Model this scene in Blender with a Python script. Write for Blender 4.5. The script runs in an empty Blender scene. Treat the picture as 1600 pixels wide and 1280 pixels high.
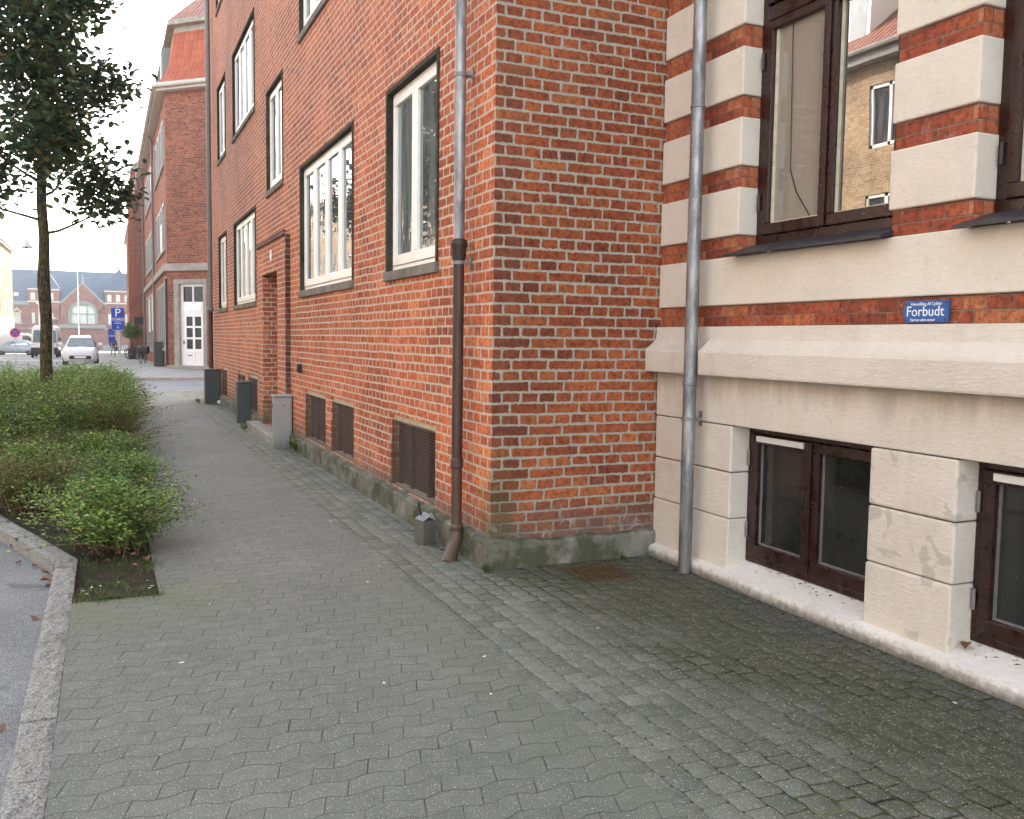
import bpy, math, random
import numpy as np
from mathutils import Vector, Matrix
random.seed(7); rng = np.random.default_rng(11)
S = bpy.context.scene; COL = S.collection
rad = math.radians; PI = math.pi

# ---------------------------------------------------------------- camera
CAM = Vector((-2.0989, -5.0362, 1.3887))
cd = bpy.data.cameras.new('camera'); cam = bpy.data.objects.new('camera', cd); COL.objects.link(cam); S.camera = cam
right = Vector((0.91463, -0.40406, 0.01386)); down = Vector((-0.01843, -0.07592, -0.99694)); fwd = Vector((0.40387, 0.91158, -0.07688))
cam.matrix_world = Matrix((( right.x, -down.x, -fwd.x, CAM.x), (right.y, -down.y, -fwd.y, CAM.y), (right.z, -down.z, -fwd.z, CAM.z), (0,0,0,1)))
cd.sensor_fit = 'HORIZONTAL'; cd.sensor_width = 36.0; cd.lens = 1427.5/1600*36
cd.clip_start = 0.05; cd.clip_end = 2000
# ---------------------------------------------------------------- world, sun, exposure
SUN_AZ, SUN_EL = 30.0, 28.0       # azimuth from +Y towards +X
w = bpy.data.worlds.new("World"); S.world = w; w.use_nodes = True
wn = w.node_tree.nodes; bgd = wn['Background']
sky = wn.new('ShaderNodeTexSky'); sky.sky_type = 'NISHITA'; sky.sun_disc = False
sky.sun_elevation = rad(SUN_EL); sky.sun_rotation = rad(SUN_AZ)
sky.air_density = 1.0; sky.dust_density = 2.0; sky.ozone_density = 1.0
bw = wn.new('ShaderNodeRGBToBW'); mxw = wn.new('ShaderNodeMix'); mxw.data_type = 'RGBA'; mxw.inputs[0].default_value = 0.62     # hazy, whitish sky
tnt = wn.new('ShaderNodeMix'); tnt.data_type = 'RGBA'; tnt.blend_type = 'MULTIPLY'; tnt.inputs[0].default_value = 1.0; tnt.inputs[7].default_value = (1.03, 1.0, 0.945, 1)
wl = w.node_tree.links; wl.new(sky.outputs[0], bw.inputs[0]); wl.new(sky.outputs[0], mxw.inputs[6]); wl.new(bw.outputs[0], mxw.inputs[7]); wl.new(mxw.outputs[2], tnt.inputs[6]); wl.new(tnt.outputs[2], bgd.inputs[0]); bgd.inputs[1].default_value = 0.15
sd = bpy.data.lights.new('sun', 'SUN'); sd.energy = 2.0; sd.angle = rad(0.5); sd.color = (1.0, 0.93, 0.82)
so = bpy.data.objects.new('sun', sd); COL.objects.link(so)
tosun = Vector((math.sin(rad(SUN_AZ))*math.cos(rad(SUN_EL)), math.cos(rad(SUN_AZ))*math.cos(rad(SUN_EL)), math.sin(rad(SUN_EL))))
so.rotation_euler = tosun.to_track_quat('Z', 'Y').to_euler(); so.location = (20, 20, 40)
S.view_settings.view_transform = 'Standard'; S.view_settings.look = 'None'; S.view_settings.gamma = 1.0
S.view_settings.exposure = 2.95; S.view_settings.use_curve_mapping = False
S.render.engine = 'CYCLES'
S.cycles.max_bounces = 6

def gz(y):                         # the street falls gently away beyond the crossing
    return 0.0 if y < 35 else -0.0123*(min(y, 200)-35)

# ---------------------------------------------------------------- node helper
class N:
    def __init__(s, name):
        s.m = bpy.data.materials.new(name); s.m.use_nodes = True; s.t = s.m.node_tree; s.t.nodes.clear()
        s.out = s.t.nodes.new('ShaderNodeOutputMaterial')
    def put(s, sock, v):
        if isinstance(v, bpy.types.NodeSocket): s.t.links.new(v, sock)
        elif v is not None:
            if sock.type == 'RGBA' and not isinstance(v, (int, float)) and len(v) == 3: v = (*v, 1)
            if sock.type == 'RGBA' and isinstance(v, (int, float)): v = (v, v, v, 1)
            sock.default_value = v
    def nd(s, typ, **kw):
        n = s.t.nodes.new(typ)
        for k, v in kw.items(): setattr(n, k, v)
        return n
    def ma(s, op, a, b=None, c=None, clamp=False):
        n = s.nd('ShaderNodeMath', operation=op, use_clamp=clamp); s.put(n.inputs[0], a); s.put(n.inputs[1], b)
        if c is not None: s.put(n.inputs[2], c)
        return n.outputs[0]
    def add(s, a, b): return s.ma('ADD', a, b)
    def sub(s, a, b): return s.ma('SUBTRACT', a, b)
    def mul(s, a, b): return s.ma('MULTIPLY', a, b)
    def ss(s, v, a, b, o0=0.0, o1=1.0):        # smoothstep map
        n = s.nd('ShaderNodeMapRange', interpolation_type='SMOOTHSTEP'); s.put(n.inputs[0], v)
        for i, q in enumerate((a, b, o0, o1)): s.put(n.inputs[i+1], q)
        return n.outputs[0]
    def mix(s, f, a, b, mode='MIX'):
        n = s.nd('ShaderNodeMix', data_type='RGBA', blend_type=mode); s.put(n.inputs[0], f); s.put(n.inputs[6], a); s.put(n.inputs[7], b)
        return n.outputs[2]
    def noise(s, vec, scale, detail=3, rough=0.55, dim='3D', out=0, dist=0.0):
        n = s.nd('ShaderNodeTexNoise', noise_dimensions=dim); s.put(n.inputs['Vector'], vec)
        n.inputs['Scale'].default_value = scale; n.inputs['Detail'].default_value = detail; n.inputs['Roughness'].default_value = rough
        n.inputs['Distortion'].default_value = dist
        return n.outputs[out]
    def wn(s, vec, out=0, dim='3D'):
        n = s.nd('ShaderNodeTexWhiteNoise', noise_dimensions=dim); s.put(n.inputs['Vector'], vec); return n.outputs[out]
    def obj(s): return s.nd('ShaderNodeTexCoord').outputs['Object']
    def pos(s): return s.nd('ShaderNodeNewGeometry').outputs['Position']
    def isl(s): return s.nd('ShaderNodeNewGeometry').outputs['Random Per Island']
    def uv(s): return s.nd('ShaderNodeUVMap', uv_map='uv').outputs[0]
    def sep(s, v):
        n = s.nd('ShaderNodeSeparateXYZ'); s.put(n.inputs[0], v); return n.outputs
    def com(s, x, y, z=0.0):
        n = s.nd('ShaderNodeCombineXYZ'); s.put(n.inputs[0], x); s.put(n.inputs[1], y); s.put(n.inputs[2], z); return n.outputs[0]
    def scl(s, v, k):
        n = s.nd('ShaderNodeVectorMath', operation='MULTIPLY'); s.put(n.inputs[0], v); n.inputs[1].default_value = k; return n.outputs[0]
    def vadd(s, a, b):
        n = s.nd('ShaderNodeVectorMath', operation='ADD'); s.put(n.inputs[0], a); s.put(n.inputs[1], b); return n.outputs[0]
    def ramp(s, f, stops):
        n = s.nd('ShaderNodeValToRGB'); r = n.color_ramp; s.put(n.inputs[0], f)
        while len(r.elements) < len(stops): r.elements.new(0.5)
        for e, (p, c) in zip(r.elements, stops): e.position = p; e.color = (*c, 1) if len(c) == 3 else c
        return n.outputs[0]
    def bump(s, h, strength=1.0, dist=0.01, nrm=None):
        n = s.nd('ShaderNodeBump'); n.inputs['Strength'].default_value = strength; n.inputs['Distance'].default_value = dist
        s.put(n.inputs['Height'], h)
        if nrm is not None: s.put(n.inputs['Normal'], nrm)
        return n.outputs[0]
    def bsdf(s, color, rough=0.8, metal=0.0, nrm=None, spec=0.5, coat=0.0, alpha=None, trans=None):
        n = s.nd('ShaderNodeBsdfPrincipled'); s.put(n.inputs['Base Color'], color); s.put(n.inputs['Roughness'], rough)
        s.put(n.inputs['Metallic'], metal); s.put(n.inputs['Specular IOR Level'], spec); n.inputs['Coat Weight'].default_value = coat
        if nrm is not None: s.put(n.inputs['Normal'], nrm)
        s.t.links.new(n.outputs[0], s.out.inputs[0]); return s.m

def plain(name, col, rough=0.6, metal=0.0, var=0.12, scale=14, bumps=0.15, spec=0.5, coat=0.0):
    n = N(name); o = n.obj()
    f = n.noise(o, scale, 5, 0.6)
    c = n.mix(n.ss(f, 0.3, 0.7), tuple(x*(1-var) for x in col), tuple(min(1, x*(1+var)) for x in col))
    return n.bsdf(c, rough, metal, n.bump(n.noise(o, scale*6, 3), bumps, 0.002), spec, coat)

def brick(name, h=0.0667, pal=None, mortar=(0.36,0.31,0.26), joint=0.0125, corner=0.0, grime=0.0, stretch=0.24, wob=0.0035, upper_glare=0.0, effl=0.0):
    n = N(name); uv = n.uv()
    d = n.scl(n.vadd(n.nd('ShaderNodeTexNoise').outputs[1], (0,0,0)), (0,0,0))
    nn = n.nd('ShaderNodeTexNoise', noise_dimensions='2D'); n.put(nn.inputs['Vector'], uv); nn.inputs['Scale'].default_value = 38; nn.inputs['Detail'].default_value = 3; nn.inputs['Roughness'].default_value = 0.65
    dv = n.scl(n.vadd(nn.outputs['Color'], (-.5,-.5,-.5)), (wob*3.2, wob*3.2, 0))
    n2 = n.nd('ShaderNodeTexNoise', noise_dimensions='2D'); n.put(n2.inputs['Vector'], uv); n2.inputs['Scale'].default_value = 2.2; n2.inputs['Detail'].default_value = 1
    dv2 = n.scl(n.vadd(n2.outputs['Color'], (-.5,-.5,-.5)), (0.03, 0.012, 0))
    p = n.vadd(n.vadd(uv, dv), dv2)
    u, v, _ = n.sep(p)
    row = n.ma('FLOOR', n.ma('DIVIDE', v, h)); fv = n.sub(v, n.mul(row, h))
    odd = n.ma('FLOORED_MODULO', row, 2.0); m4 = n.ma('FLOORED_MODULO', row, 4.0)
    wd = n.sub(stretch, n.mul(odd, stretch/2)); off = n.add(n.mul(odd, stretch/4), n.mul(n.ma('COMPARE', m4, 2.0, 0.1), stretch/2))
    jit = n.mul(n.sub(n.wn(n.com(row, 3.7), dim='2D'), .5), 0.012)
    uu = n.add(n.add(u, off), jit); colm = n.ma('FLOOR', n.ma('DIVIDE', uu, wd)); fu = n.sub(uu, n.mul(colm, wd))
    idv = n.com(n.add(colm, n.mul(odd, 0.37)), row)
    r1 = n.wn(idv, dim='2D'); r2 = n.wn(n.vadd(idv, (17.3, 5.1, 0)), dim='2D'); r3 = n.wn(n.vadd(idv, (7.7, 91.3, 0)), dim='2D')
    du = n.ma('MINIMUM', fu, n.sub(wd, fu)); dvv = n.ma('MINIMUM', fv, n.sub(h, fv))
    dmin = n.ma('SMOOTH_MIN', du, dvv, 0.012)
    rag = n.mul(n.sub(n.noise(uv, 120, 3, 0.6, '2D'), .5), 0.007)
    dm = n.add(n.add(dmin, rag), n.mul(n.sub(r3, .5), 0.003))
    mask = n.ss(dm, joint/2-0.0028, joint/2+0.0014)
    pal = pal or [(0.0,(0.16,0.045,0.025)),(0.12,(0.27,0.07,0.034)),(0.45,(0.40,0.098,0.042)),(0.75,(0.47,0.125,0.05)),(1.0,(0.56,0.19,0.08))]
    bc = n.ramp(r1, pal)
    fine = n.noise(n.vadd(uv, n.com(n.mul(r2, 9), n.mul(r1, 7))), 30, 5, 0.65, '2D')
    bc = n.mix(1.0, bc, n.ramp(fine, [(0.36,(0.62,0.56,0.54)),(0.5,(1,1,1)),(0.64,(1.25,1.2,1.15))]), 'MULTIPLY')
    big = n.noise(uv, 0.9, 4, 0.6, '2D')
    bc = n.mix(1.0, bc, n.ramp(big, [(0.35,(0.74,0.70,0.70)),(0.5,(1,1,1)),(0.65,(1.14,1.12,1.08))]), 'MULTIPLY')
    streak = n.noise(n.scl(uv, (1,.10,1)), 5, 5, .65, '2D')
    bc = n.mix(n.mul(n.ss(streak, .54, .70), .22), bc, (0.10,0.055,0.045))
    pits = n.noise(uv, 70, 2, 0.5, '2D')
    bc = n.mix(n.mul(n.ss(pits, 0.665, 0.71), 0.6), bc, (0.05,0.03,0.025))
    u0, v0, _ = n.sep(uv)
    if upper_glare:     # sky glare and haze on the upper storeys, mixed into the brick colour
        pf = n.mul(n.mul(n.ss(v0, 1.6, 4.2), upper_glare), n.ss(n.noise(uv, 2.5, 5, .6, '2D'), .2, .8, .6, 1.0))
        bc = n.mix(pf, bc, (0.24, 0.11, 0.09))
    if corner:     # soot-dark bricks of the quoin column
        cu = n.sub(n.mul(n.add(colm, .5), wd), off)
        cf = n.mul(n.mul(n.ss(n.add(cu, n.mul(n.sub(r2, .5), 0.10)), 0.12, 0.20, 1.0, 0.0), corner), n.ss(r3, 0, 1, .65, 1))
        bc = n.mix(cf, bc, (0.085,0.035,0.026))
    mo = n.mix(n.noise(uv, 25, 4, .6, '2D'), tuple(x*.72 for x in mortar), tuple(x*1.25 for x in mortar))
    c = n.mix(mask, mo, bc)
    if effl:
        ef = n.mul(n.ss(n.noise(n.pos(), 6, 6, .7), .56, .74), effl)
        c = n.mix(ef, c, (0.55,0.48,0.42))
    if grime:
        gn = n.noise(uv, 7, 5, .65, '2D')
        lo = n.mul(n.ss(n.add(v0, n.mul(n.sub(gn, .5), .35)), 0.42, 0.14), 0.75)
        c = n.mix(lo, c, (0.13,0.10,0.085))
        mo2 = n.mul(n.mul(n.ss(n.add(v0, n.mul(n.sub(gn, .5), .5)), 0.75, 0.3), n.ss(n.ma('ABSOLUTE', u0), 0.28, 0.02)), 0.5)
        c = n.mix(mo2, c, (0.085,0.085,0.022))
        wh = n.mul(n.ss(n.noise(uv, 9, 6, .7, '2D', dist=1.0), .55, .7), n.ss(v0, 0.7, 0.2))
        c = n.mix(n.mul(wh, .45), c, (0.42,0.36,0.31))
    hgt = n.add(n.mul(mask, 1.0), n.mul(fine, 0.5))
    return n.bsdf(c, 0.88, 0, n.bump(hgt, 0.9, 0.005), 0.3)

M = {}
M['brick'] = brick('red_brick_facade', mortar=(0.57,0.44,0.35), joint=0.0160, grime=1, upper_glare=.2,
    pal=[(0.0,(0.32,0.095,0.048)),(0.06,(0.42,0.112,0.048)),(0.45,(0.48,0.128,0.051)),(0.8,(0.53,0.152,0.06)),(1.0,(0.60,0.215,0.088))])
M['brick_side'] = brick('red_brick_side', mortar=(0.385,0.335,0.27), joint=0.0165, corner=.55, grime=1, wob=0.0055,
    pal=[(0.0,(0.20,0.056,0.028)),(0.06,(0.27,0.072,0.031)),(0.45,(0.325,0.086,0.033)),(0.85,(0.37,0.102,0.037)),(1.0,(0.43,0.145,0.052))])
M['brick_band'] = brick('fine_brick_band', h=0.0585, joint=0.006, mortar=(0.24,0.17,0.13), wob=0.0012, effl=.55, stretch=0.235,
    pal=[(0.0,(0.20,0.05,0.028)),(0.4,(0.30,0.07,0.034)),(0.8,(0.38,0.10,0.045)),(1.0,(0.45,0.16,0.07))])
M['brick_far'] = brick('brown_red_brick', mortar=(0.30,0.23,0.18), joint=0.013, pal=[(0.0,(0.12,0.04,0.026)),(0.5,(0.235,0.07,0.04)),(1.0,(0.32,0.11,0.06))])
M['brick_far2'] = brick('warm_red_brick', mortar=(0.28,0.16,0.11), joint=0.010, pal=[(0.0,(0.20,0.062,0.034)),(0.5,(0.30,0.092,0.05)),(1.0,(0.38,0.14,0.075))])
M['brick_station'] = brick('station_brick', mortar=(0.3,0.2,0.17), pal=[(0.0,(0.17,0.07,0.055)),(0.5,(0.23,0.095,0.075)),(1.0,(0.28,0.12,0.095))])
M['brick_yellow'] = brick('yellow_brick', mortar=(0.5,0.42,0.3), pal=[(0.0,(0.36,0.22,0.11)),(0.5,(0.46,0.30,0.165)),(1.0,(0.54,0.39,0.23))])
M['brick_ochre'] = brick('ochre_brick', mortar=(0.2,0.15,0.08), pal=[(0.0,(0.12,0.068,0.02)),(0.5,(0.16,0.095,0.03)),(1.0,(0.20,0.125,0.045))])
M['brick_brown'] = brick('weathered_and_shaded_brick', mortar=(0.22,0.18,0.16), pal=[(0.0,(0.07,0.035,0.028)),(0.5,(0.10,0.045,0.035)),(1.0,(0.16,0.07,0.05))])

def render_mat(name, a=(0.70,0.615,0.515), b=(0.77,0.69,0.59), rough_b=0.5, stain=0.0, low=0.0):
    n = N(name); o = n.obj(); g = n.scl(o, (1, 1, 3.2))
    f = n.noise(o, 2.1, 5, .6); f2 = n.noise(g, 26, 5, .65)
    c = n.mix(n.ss(f, .3, .7), a, b); c = n.mix(n.mul(n.ss(f2, .35, .75), .18), c, (0.42,0.36,0.30))
    c = n.mix(n.mul(n.ss(n.noise(g, 5, 4, .7, dist=.6), .58, .72), .16), c, (0.36,0.31,0.26))
    c = n.mix(n.mul(n.ss(n.noise(n.scl(o, (1,1,.18)), 6, 5, .65), .56, .70), .12), c, (0.36,0.30,0.24))
    c = n.mix(n.mul(n.ss(n.noise(o, 42, 3, .6), .66, .70), .25), c, (0.30,0.26,0.21))
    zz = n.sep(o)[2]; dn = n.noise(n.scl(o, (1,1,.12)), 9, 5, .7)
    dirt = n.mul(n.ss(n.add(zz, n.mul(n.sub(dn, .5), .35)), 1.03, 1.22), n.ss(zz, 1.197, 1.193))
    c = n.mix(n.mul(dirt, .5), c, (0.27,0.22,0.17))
    if stain: c = n.mix(n.mul(n.ss(n.noise(o, 7.5, 3, .5, dist=.4), .60, .64), stain), c, (0.36,0.33,0.29))
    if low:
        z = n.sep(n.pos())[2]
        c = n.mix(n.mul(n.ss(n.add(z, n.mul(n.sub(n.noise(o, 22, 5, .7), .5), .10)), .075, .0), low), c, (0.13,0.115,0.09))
    h = n.add(n.mul(n.noise(g, 30, 6, .7), 1.0), n.mul(n.noise(o, 7, 3, .5), 1.4))
    return n.bsdf(c, 0.85, 0, n.bump(h, rough_b, 0.012), 0.3)
M['render'] = render_mat('smooth_cream_render', rough_b=.35)
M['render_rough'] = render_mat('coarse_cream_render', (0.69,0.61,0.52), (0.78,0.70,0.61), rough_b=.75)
M['render_stain'] = render_mat('patched_cream_render', (0.69,0.61,0.52), (0.78,0.70,0.61), rough_b=.75, stain=.42)
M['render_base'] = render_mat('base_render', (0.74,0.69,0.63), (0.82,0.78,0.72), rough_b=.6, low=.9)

def concrete_mat(name, a, b, moss=0.7, sc=5):
    n = N(name); o = n.obj()
    c = n.mix(n.ss(n.noise(o, 3, 6, .65), .3, .7), a, b)
    c = n.mix(n.mul(n.ss(n.noise(o, 60, 3, .6), .45, .7), .35), c, tuple(x*.6 for x in a))
    c = n.mix(n.mul(n.ss(n.noise(o, sc, 5, .65), .40, .60), moss), c, (0.060,0.066,0.034))
    h = n.add(n.noise(o, 55, 5, .7), n.mul(n.noise(o, 9, 4, .6), 2.0))
    return n.bsdf(c, 0.92, 0, n.bump(h, .7, 0.01), 0.25)
M['plinth'] = concrete_mat('mossy_concrete', (0.13,0.125,0.095), (0.27,0.255,0.215), .85)
M['concrete'] = concrete_mat('weathered_concrete', (0.30,0.28,0.24), (0.42,0.39,0.33), .25)
M['stone_dark'] = concrete_mat('dark_glazed_surround', (0.028,0.022,0.017), (0.075,0.06,0.045), .2, 8)
M['stone_sill'] = concrete_mat('grey_stone_sill', (0.15,0.13,0.11), (0.27,0.24,0.21), .2, 8)
M['stone_grey'] = concrete_mat('grey_sandstone', (0.30,0.28,0.25), (0.40,0.37,0.33), .15)
M['white_paint'] = plain('off_white_frame_paint', (0.86,0.83,0.77), 0.4, var=.05)
M['white_gloss'] = plain('white_paint_gloss', (0.80,0.80,0.80), 0.3, var=.03, coat=.3)
M['grey_paint'] = plain('grey_window_paint', (0.27,0.265,0.26), 0.5)
M['cream_strip'] = plain('cream_painted_strip', (0.62,0.54,0.40), 0.6)
M['black'] = plain('black_plastic', (0.015,0.015,0.016), 0.45)
M['rubber'] = plain('tyre_rubber', (0.012,0.012,0.012), 0.8)
M['dark_metal'] = plain('dark_steel', (0.05,0.05,0.055), 0.4, 0.6)
M['zinc_plain'] = plain('painted_pipe_grey', (0.20,0.195,0.19), 0.5, .2)
M['pale_pole'] = plain('pale_galvanised_pole', (0.62,0.62,0.60), 0.45)
M['slate_roof'] = plain('slate_blue_roof', (0.075,0.10,0.14), 0.55, var=.2, scale=2)
M['copper'] = plain('pale_copper_trim', (0.20,0.23,0.21), 0.6)
M['sandstone'] = plain('pale_sandstone', (0.50,0.47,0.42), 0.8)
M['awning'] = plain('faded_red_awning', (0.55,0.16,0.13), 0.8)
M['wire_mesh'] = plain('rusty_wire', (0.12,0.07,0.05), 0.6, .3)
M['inner_brown'] = plain('dark_cellar_window', (0.018,0.009,0.007), 0.5)
M['blind'] = plain('pale_opaque_film', (0.60,0.62,0.58), 0.5)

def zinc():
    n = N('weathered_zinc'); o = n.obj(); g = n.scl(o, (1,1,.25))
    c = n.ramp(n.noise(g, 14, 6, .7), [(0.35,(0.15,0.155,0.165)),(0.5,(0.27,0.275,0.285)),(0.65,(0.40,0.405,0.41))])
    c = n.mix(n.mul(n.ss(n.noise(o, 30, 4, .7), .62, .7), .6), c, (0.5,0.5,0.48))
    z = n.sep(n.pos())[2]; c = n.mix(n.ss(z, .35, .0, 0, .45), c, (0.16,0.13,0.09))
    return n.bsdf(c, n.ss(n.noise(g, 20, 4), .3, .7, .4, .62), 0.65, n.bump(n.add(n.noise(o, 12, 3), n.mul(n.noise(o, 45, 4), .4)), .45, .012))
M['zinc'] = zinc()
def rust():
    n = N('brown_painted_pipe'); o = n.obj(); g = n.scl(o, (1,1,.12))
    c = n.ramp(n.noise(g, 22, 6, .75), [(0.36,(0.022,0.012,0.011)),(0.5,(0.045,0.020,0.016)),(0.64,(0.085,0.036,0.026))])
    z = n.sep(n.pos())[2]
    c = n.mix(n.ss(z, 0.66, 0.58, 0, .65), c, (0.095,0.042,0.028))
    c = n.mix(n.mul(n.ss(n.add(z, n.mul(n.noise(o, 8), .3)), 0.6, 0.25), .6), c, (0.10,0.075,0.04))
    return n.bsdf(c, .5, 0, n.bump(n.noise(g, 60, 5, .7), .4, .003), .5)
M['rust'] = rust()
def wood():
    n = N('dark_red_brown_wood'); o = n.obj()
    g = n.noise(o, 14, 4, .6)
    c = n.mix(n.ss(g, .3, .7), (0.019,0.0055,0.0042), (0.028,0.0078,0.006)); c = n.mix(n.mul(n.ss(n.noise(o, 6, 5, .7), .5, .75), .35), c, (0.055,0.024,0.019))
    return n.bsdf(c, n.ss(g, .3, .7, .22, .42), 0, n.bump(g, .06, .001), .5)
M['wood'] = wood()
def slate():
    n = N('black_slate'); o = n.obj()
    c = n.mix(n.noise(n.scl(o, (1,.5,1)), 18, 5, .7), (0.010,0.011,0.015), (0.05,0.052,0.062))
    return n.bsdf(c, .42, 0, n.bump(n.noise(n.scl(o, (2,.4,1)), 25, 5, .7), .5, .004), .5)
M['slate'] = slate()

def glass(name, base=(0.02,0.022,0.024), base2=None, ior=2.0, wave=0.6, scale=1.6, dirt=0.0, curtain=None):
    n = N(name); o = n.obj()
    fr = n.nd('ShaderNodeFresnel'); fr.inputs[0].default_value = ior
    b = n.bump(n.noise(o, scale, 2, .5), wave, 0.004)
    c = base
    if curtain:
        u, v, _ = n.sep(n.uv())
        folds = n.noise(n.com(n.mul(u, 1), n.mul(v, .05)), curtain[1], 3, .6)
        c = n.mix(n.ss(folds, .3, .7), base, curtain[0])
    elif base2: c = n.mix(n.ss(n.noise(n.scl(o, (1,1,.3)), 3.5, 4, .6), .4, .65), base, base2)
    if dirt:
        sp = n.ss(n.noise(o, 75, 2, .4), .765, .785)
        c = n.mix(n.mul(sp, dirt), c, (0.6,0.6,0.58))
    df = n.nd('ShaderNodeBsdfDiffuse'); n.put(df.inputs[0], c)
    gl = n.nd('ShaderNodeBsdfGlossy'); gl.inputs['Roughness'].default_value = 0.0; gl.inputs['Color'].default_value = (.97,.98,1,1)
    n.put(gl.inputs['Normal'], b); n.put(fr.inputs['Normal'], b)
    mx = n.nd('ShaderNodeMixShader'); n.put(mx.inputs[0], fr.outputs[0]); n.t.links.new(df.outputs[0], mx.inputs[1]); n.t.links.new(gl.outputs[0], mx.inputs[2])
    n.t.links.new(mx.outputs[0], n.out.inputs[0]); return n.m
M['glass'] = glass('street_window_glass', (0.07,0.08,0.08), (0.18,0.20,0.19), 2.7, 1.0, 2.2)
M['glass_curtain'] = glass('window_glass_with_net_curtain', (0.10,0.12,0.12), None, 2.2, .9, 2.2, curtain=((0.22,0.25,0.25), 30))
M['glass_parlour'] = glass('parlour_glass_with_blind', (0.23,0.205,0.165), None, 2.2, .25, 1.4, curtain=((0.31,0.28,0.23), 6))
M['glass_parlour2'] = glass('parlour_glass', (0.03,0.028,0.025), (0.06,0.055,0.05), 3.4, .25, 1.2)
M['glass_cellar'] = glass('dusty_cellar_glass', (0.016,0.017,0.016), (0.035,0.036,0.033), 1.5, .3, 2, dirt=.8)
M['glass_dark'] = glass('dark_door_glass', (0.02,0.02,0.02), (0.05,0.05,0.045), 1.35, .5, 2)
M['glass_far'] = glass('distant_window_glass', (0.05,0.055,0.06), (0.12,0.13,0.13), 2.0, .6, 1)
M['glass_station'] = glass('hall_window_glass', (0.42,0.45,0.42), (0.55,0.57,0.5), 1.7, .6, 1)
M['glass_car'] = glass('windscreen_glass', (0.06,0.09,0.10), (0.10,0.14,0.15), 2.0, .2, 1)

def paver():
    n = N('zigzag_concrete_pavers'); P = n.pos(); x, y, _ = n.sep(P)
    d = n.noise(P, 3.0, 2); y = n.add(y, n.mul(n.sub(d, .5), .03)); x = n.add(x, n.mul(n.sub(n.noise(P, 2.3, 2), .5), .02))
    PX, PY = 0.18, 0.1
    ph = n.ma('FRACT', n.ma('DIVIDE', x, PX))
    zig = n.ma('MULTIPLY', n.sub(n.ma('MULTIPLY', n.ma('PINGPONG', n.mul(ph, 2), 1.0), 2.2, clamp=False), .6), 1.0, clamp=True)
    yy = n.ma('DIVIDE', n.sub(y, n.mul(zig, .020)), PY)
    row = n.ma('FLOOR', yy); fy = n.sub(yy, row); dy = n.mul(n.ma('MINIMUM', fy, n.sub(1, fy)), PY)
    par = n.ma('FLOORED_MODULO', row, 2.0)
    sx = n.ma('DIVIDE', n.add(n.add(x, n.mul(par, PX/2)), n.mul(n.sub(fy, .5), -.028)), PX)
    cx = n.ma('FLOOR', sx); fx = n.sub(sx, cx); dx = n.mul(n.ma('MINIMUM', fx, n.sub(1, fx)), PX)
    rid = n.com(cx, row); r1 = n.wn(rid, dim='2D'); r2 = n.wn(n.vadd(rid, (3.3,8.1,0)), dim='2D')
    dm = n.ma('MINIMUM', dy, dx)
    jw = n.add(0.0007, n.mul(n.ss(n.noise(P, 7, 4, .65), .42, .72), 0.0026))
    mask = n.ss(dm, n.sub(jw, .001), n.add(jw, .0012))
    big = n.noise(P, 0.7, 4, .6); fine = n.noise(P, 260, 3, .7); mid = n.noise(P, 14, 5, .6)
    c = n.ramp(n.add(n.mul(r1, .16), n.mul(mid, .84)), [(0.3,(0.138,0.144,0.127)),(0.5,(0.163,0.169,0.150)),(0.7,(0.19,0.195,0.176))])
    c = n.mix(1.0, c, n.ramp(big, [(0.3,(.84,.86,.85)),(.7,(1.10,1.09,1.07))]), 'MULTIPLY')
    c = n.mix(1.0, c, n.ramp(fine, [(0.38,(.55,.55,.54)),(.5,(1,1,1)),(.62,(1.6,1.6,1.58))]), 'MULTIPLY')
    sp = n.ss(n.noise(P, 120, 2, .5), .64, .67); c = n.mix(n.mul(sp, .6), c, (0.62,0.62,0.58))
    X0 = n.sep(P)[0]; Y0 = n.sep(P)[1]
    mossf = n.mul(n.mul(n.ss(Y0, -.75, .0), n.ss(X0, -1.2, -1.9)), n.ss(n.noise(P, 4, 4, .6), .3, .6)); mossf = n.mul(mossf, n.ss(Y0, .5, .25))
    edge = n.mul(n.ss(n.add(X0, n.mul(n.sub(n.noise(P, 3, 4), .5), 1.0)), -1.0, -.5), n.mul(n.ss(Y0, 1.2, -.5), .35))
    c = n.mix(n.ma('MAXIMUM', n.mul(mossf, .75), edge), c, (0.15,0.17,0.095))
    c = n.mix(mask, (0.06,0.06,0.05), c)
    r3 = n.wn(n.vadd(rid, (31.3,4.7,0)), dim='2D'); hg = n.add(n.add(mask, n.mul(fine, .3)), n.add(n.mul(r2, .3), n.add(n.mul(n.mul(n.sub(fx, .5), n.sub(r3, .5)), 1.6), n.mul(n.mul(n.sub(fy, .5), n.sub(r2, .5)), 1.6))))
    return n.bsdf(c, .85, 0, n.bump(hg, .6, .004), .35)
M['paver'] = paver()
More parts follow.
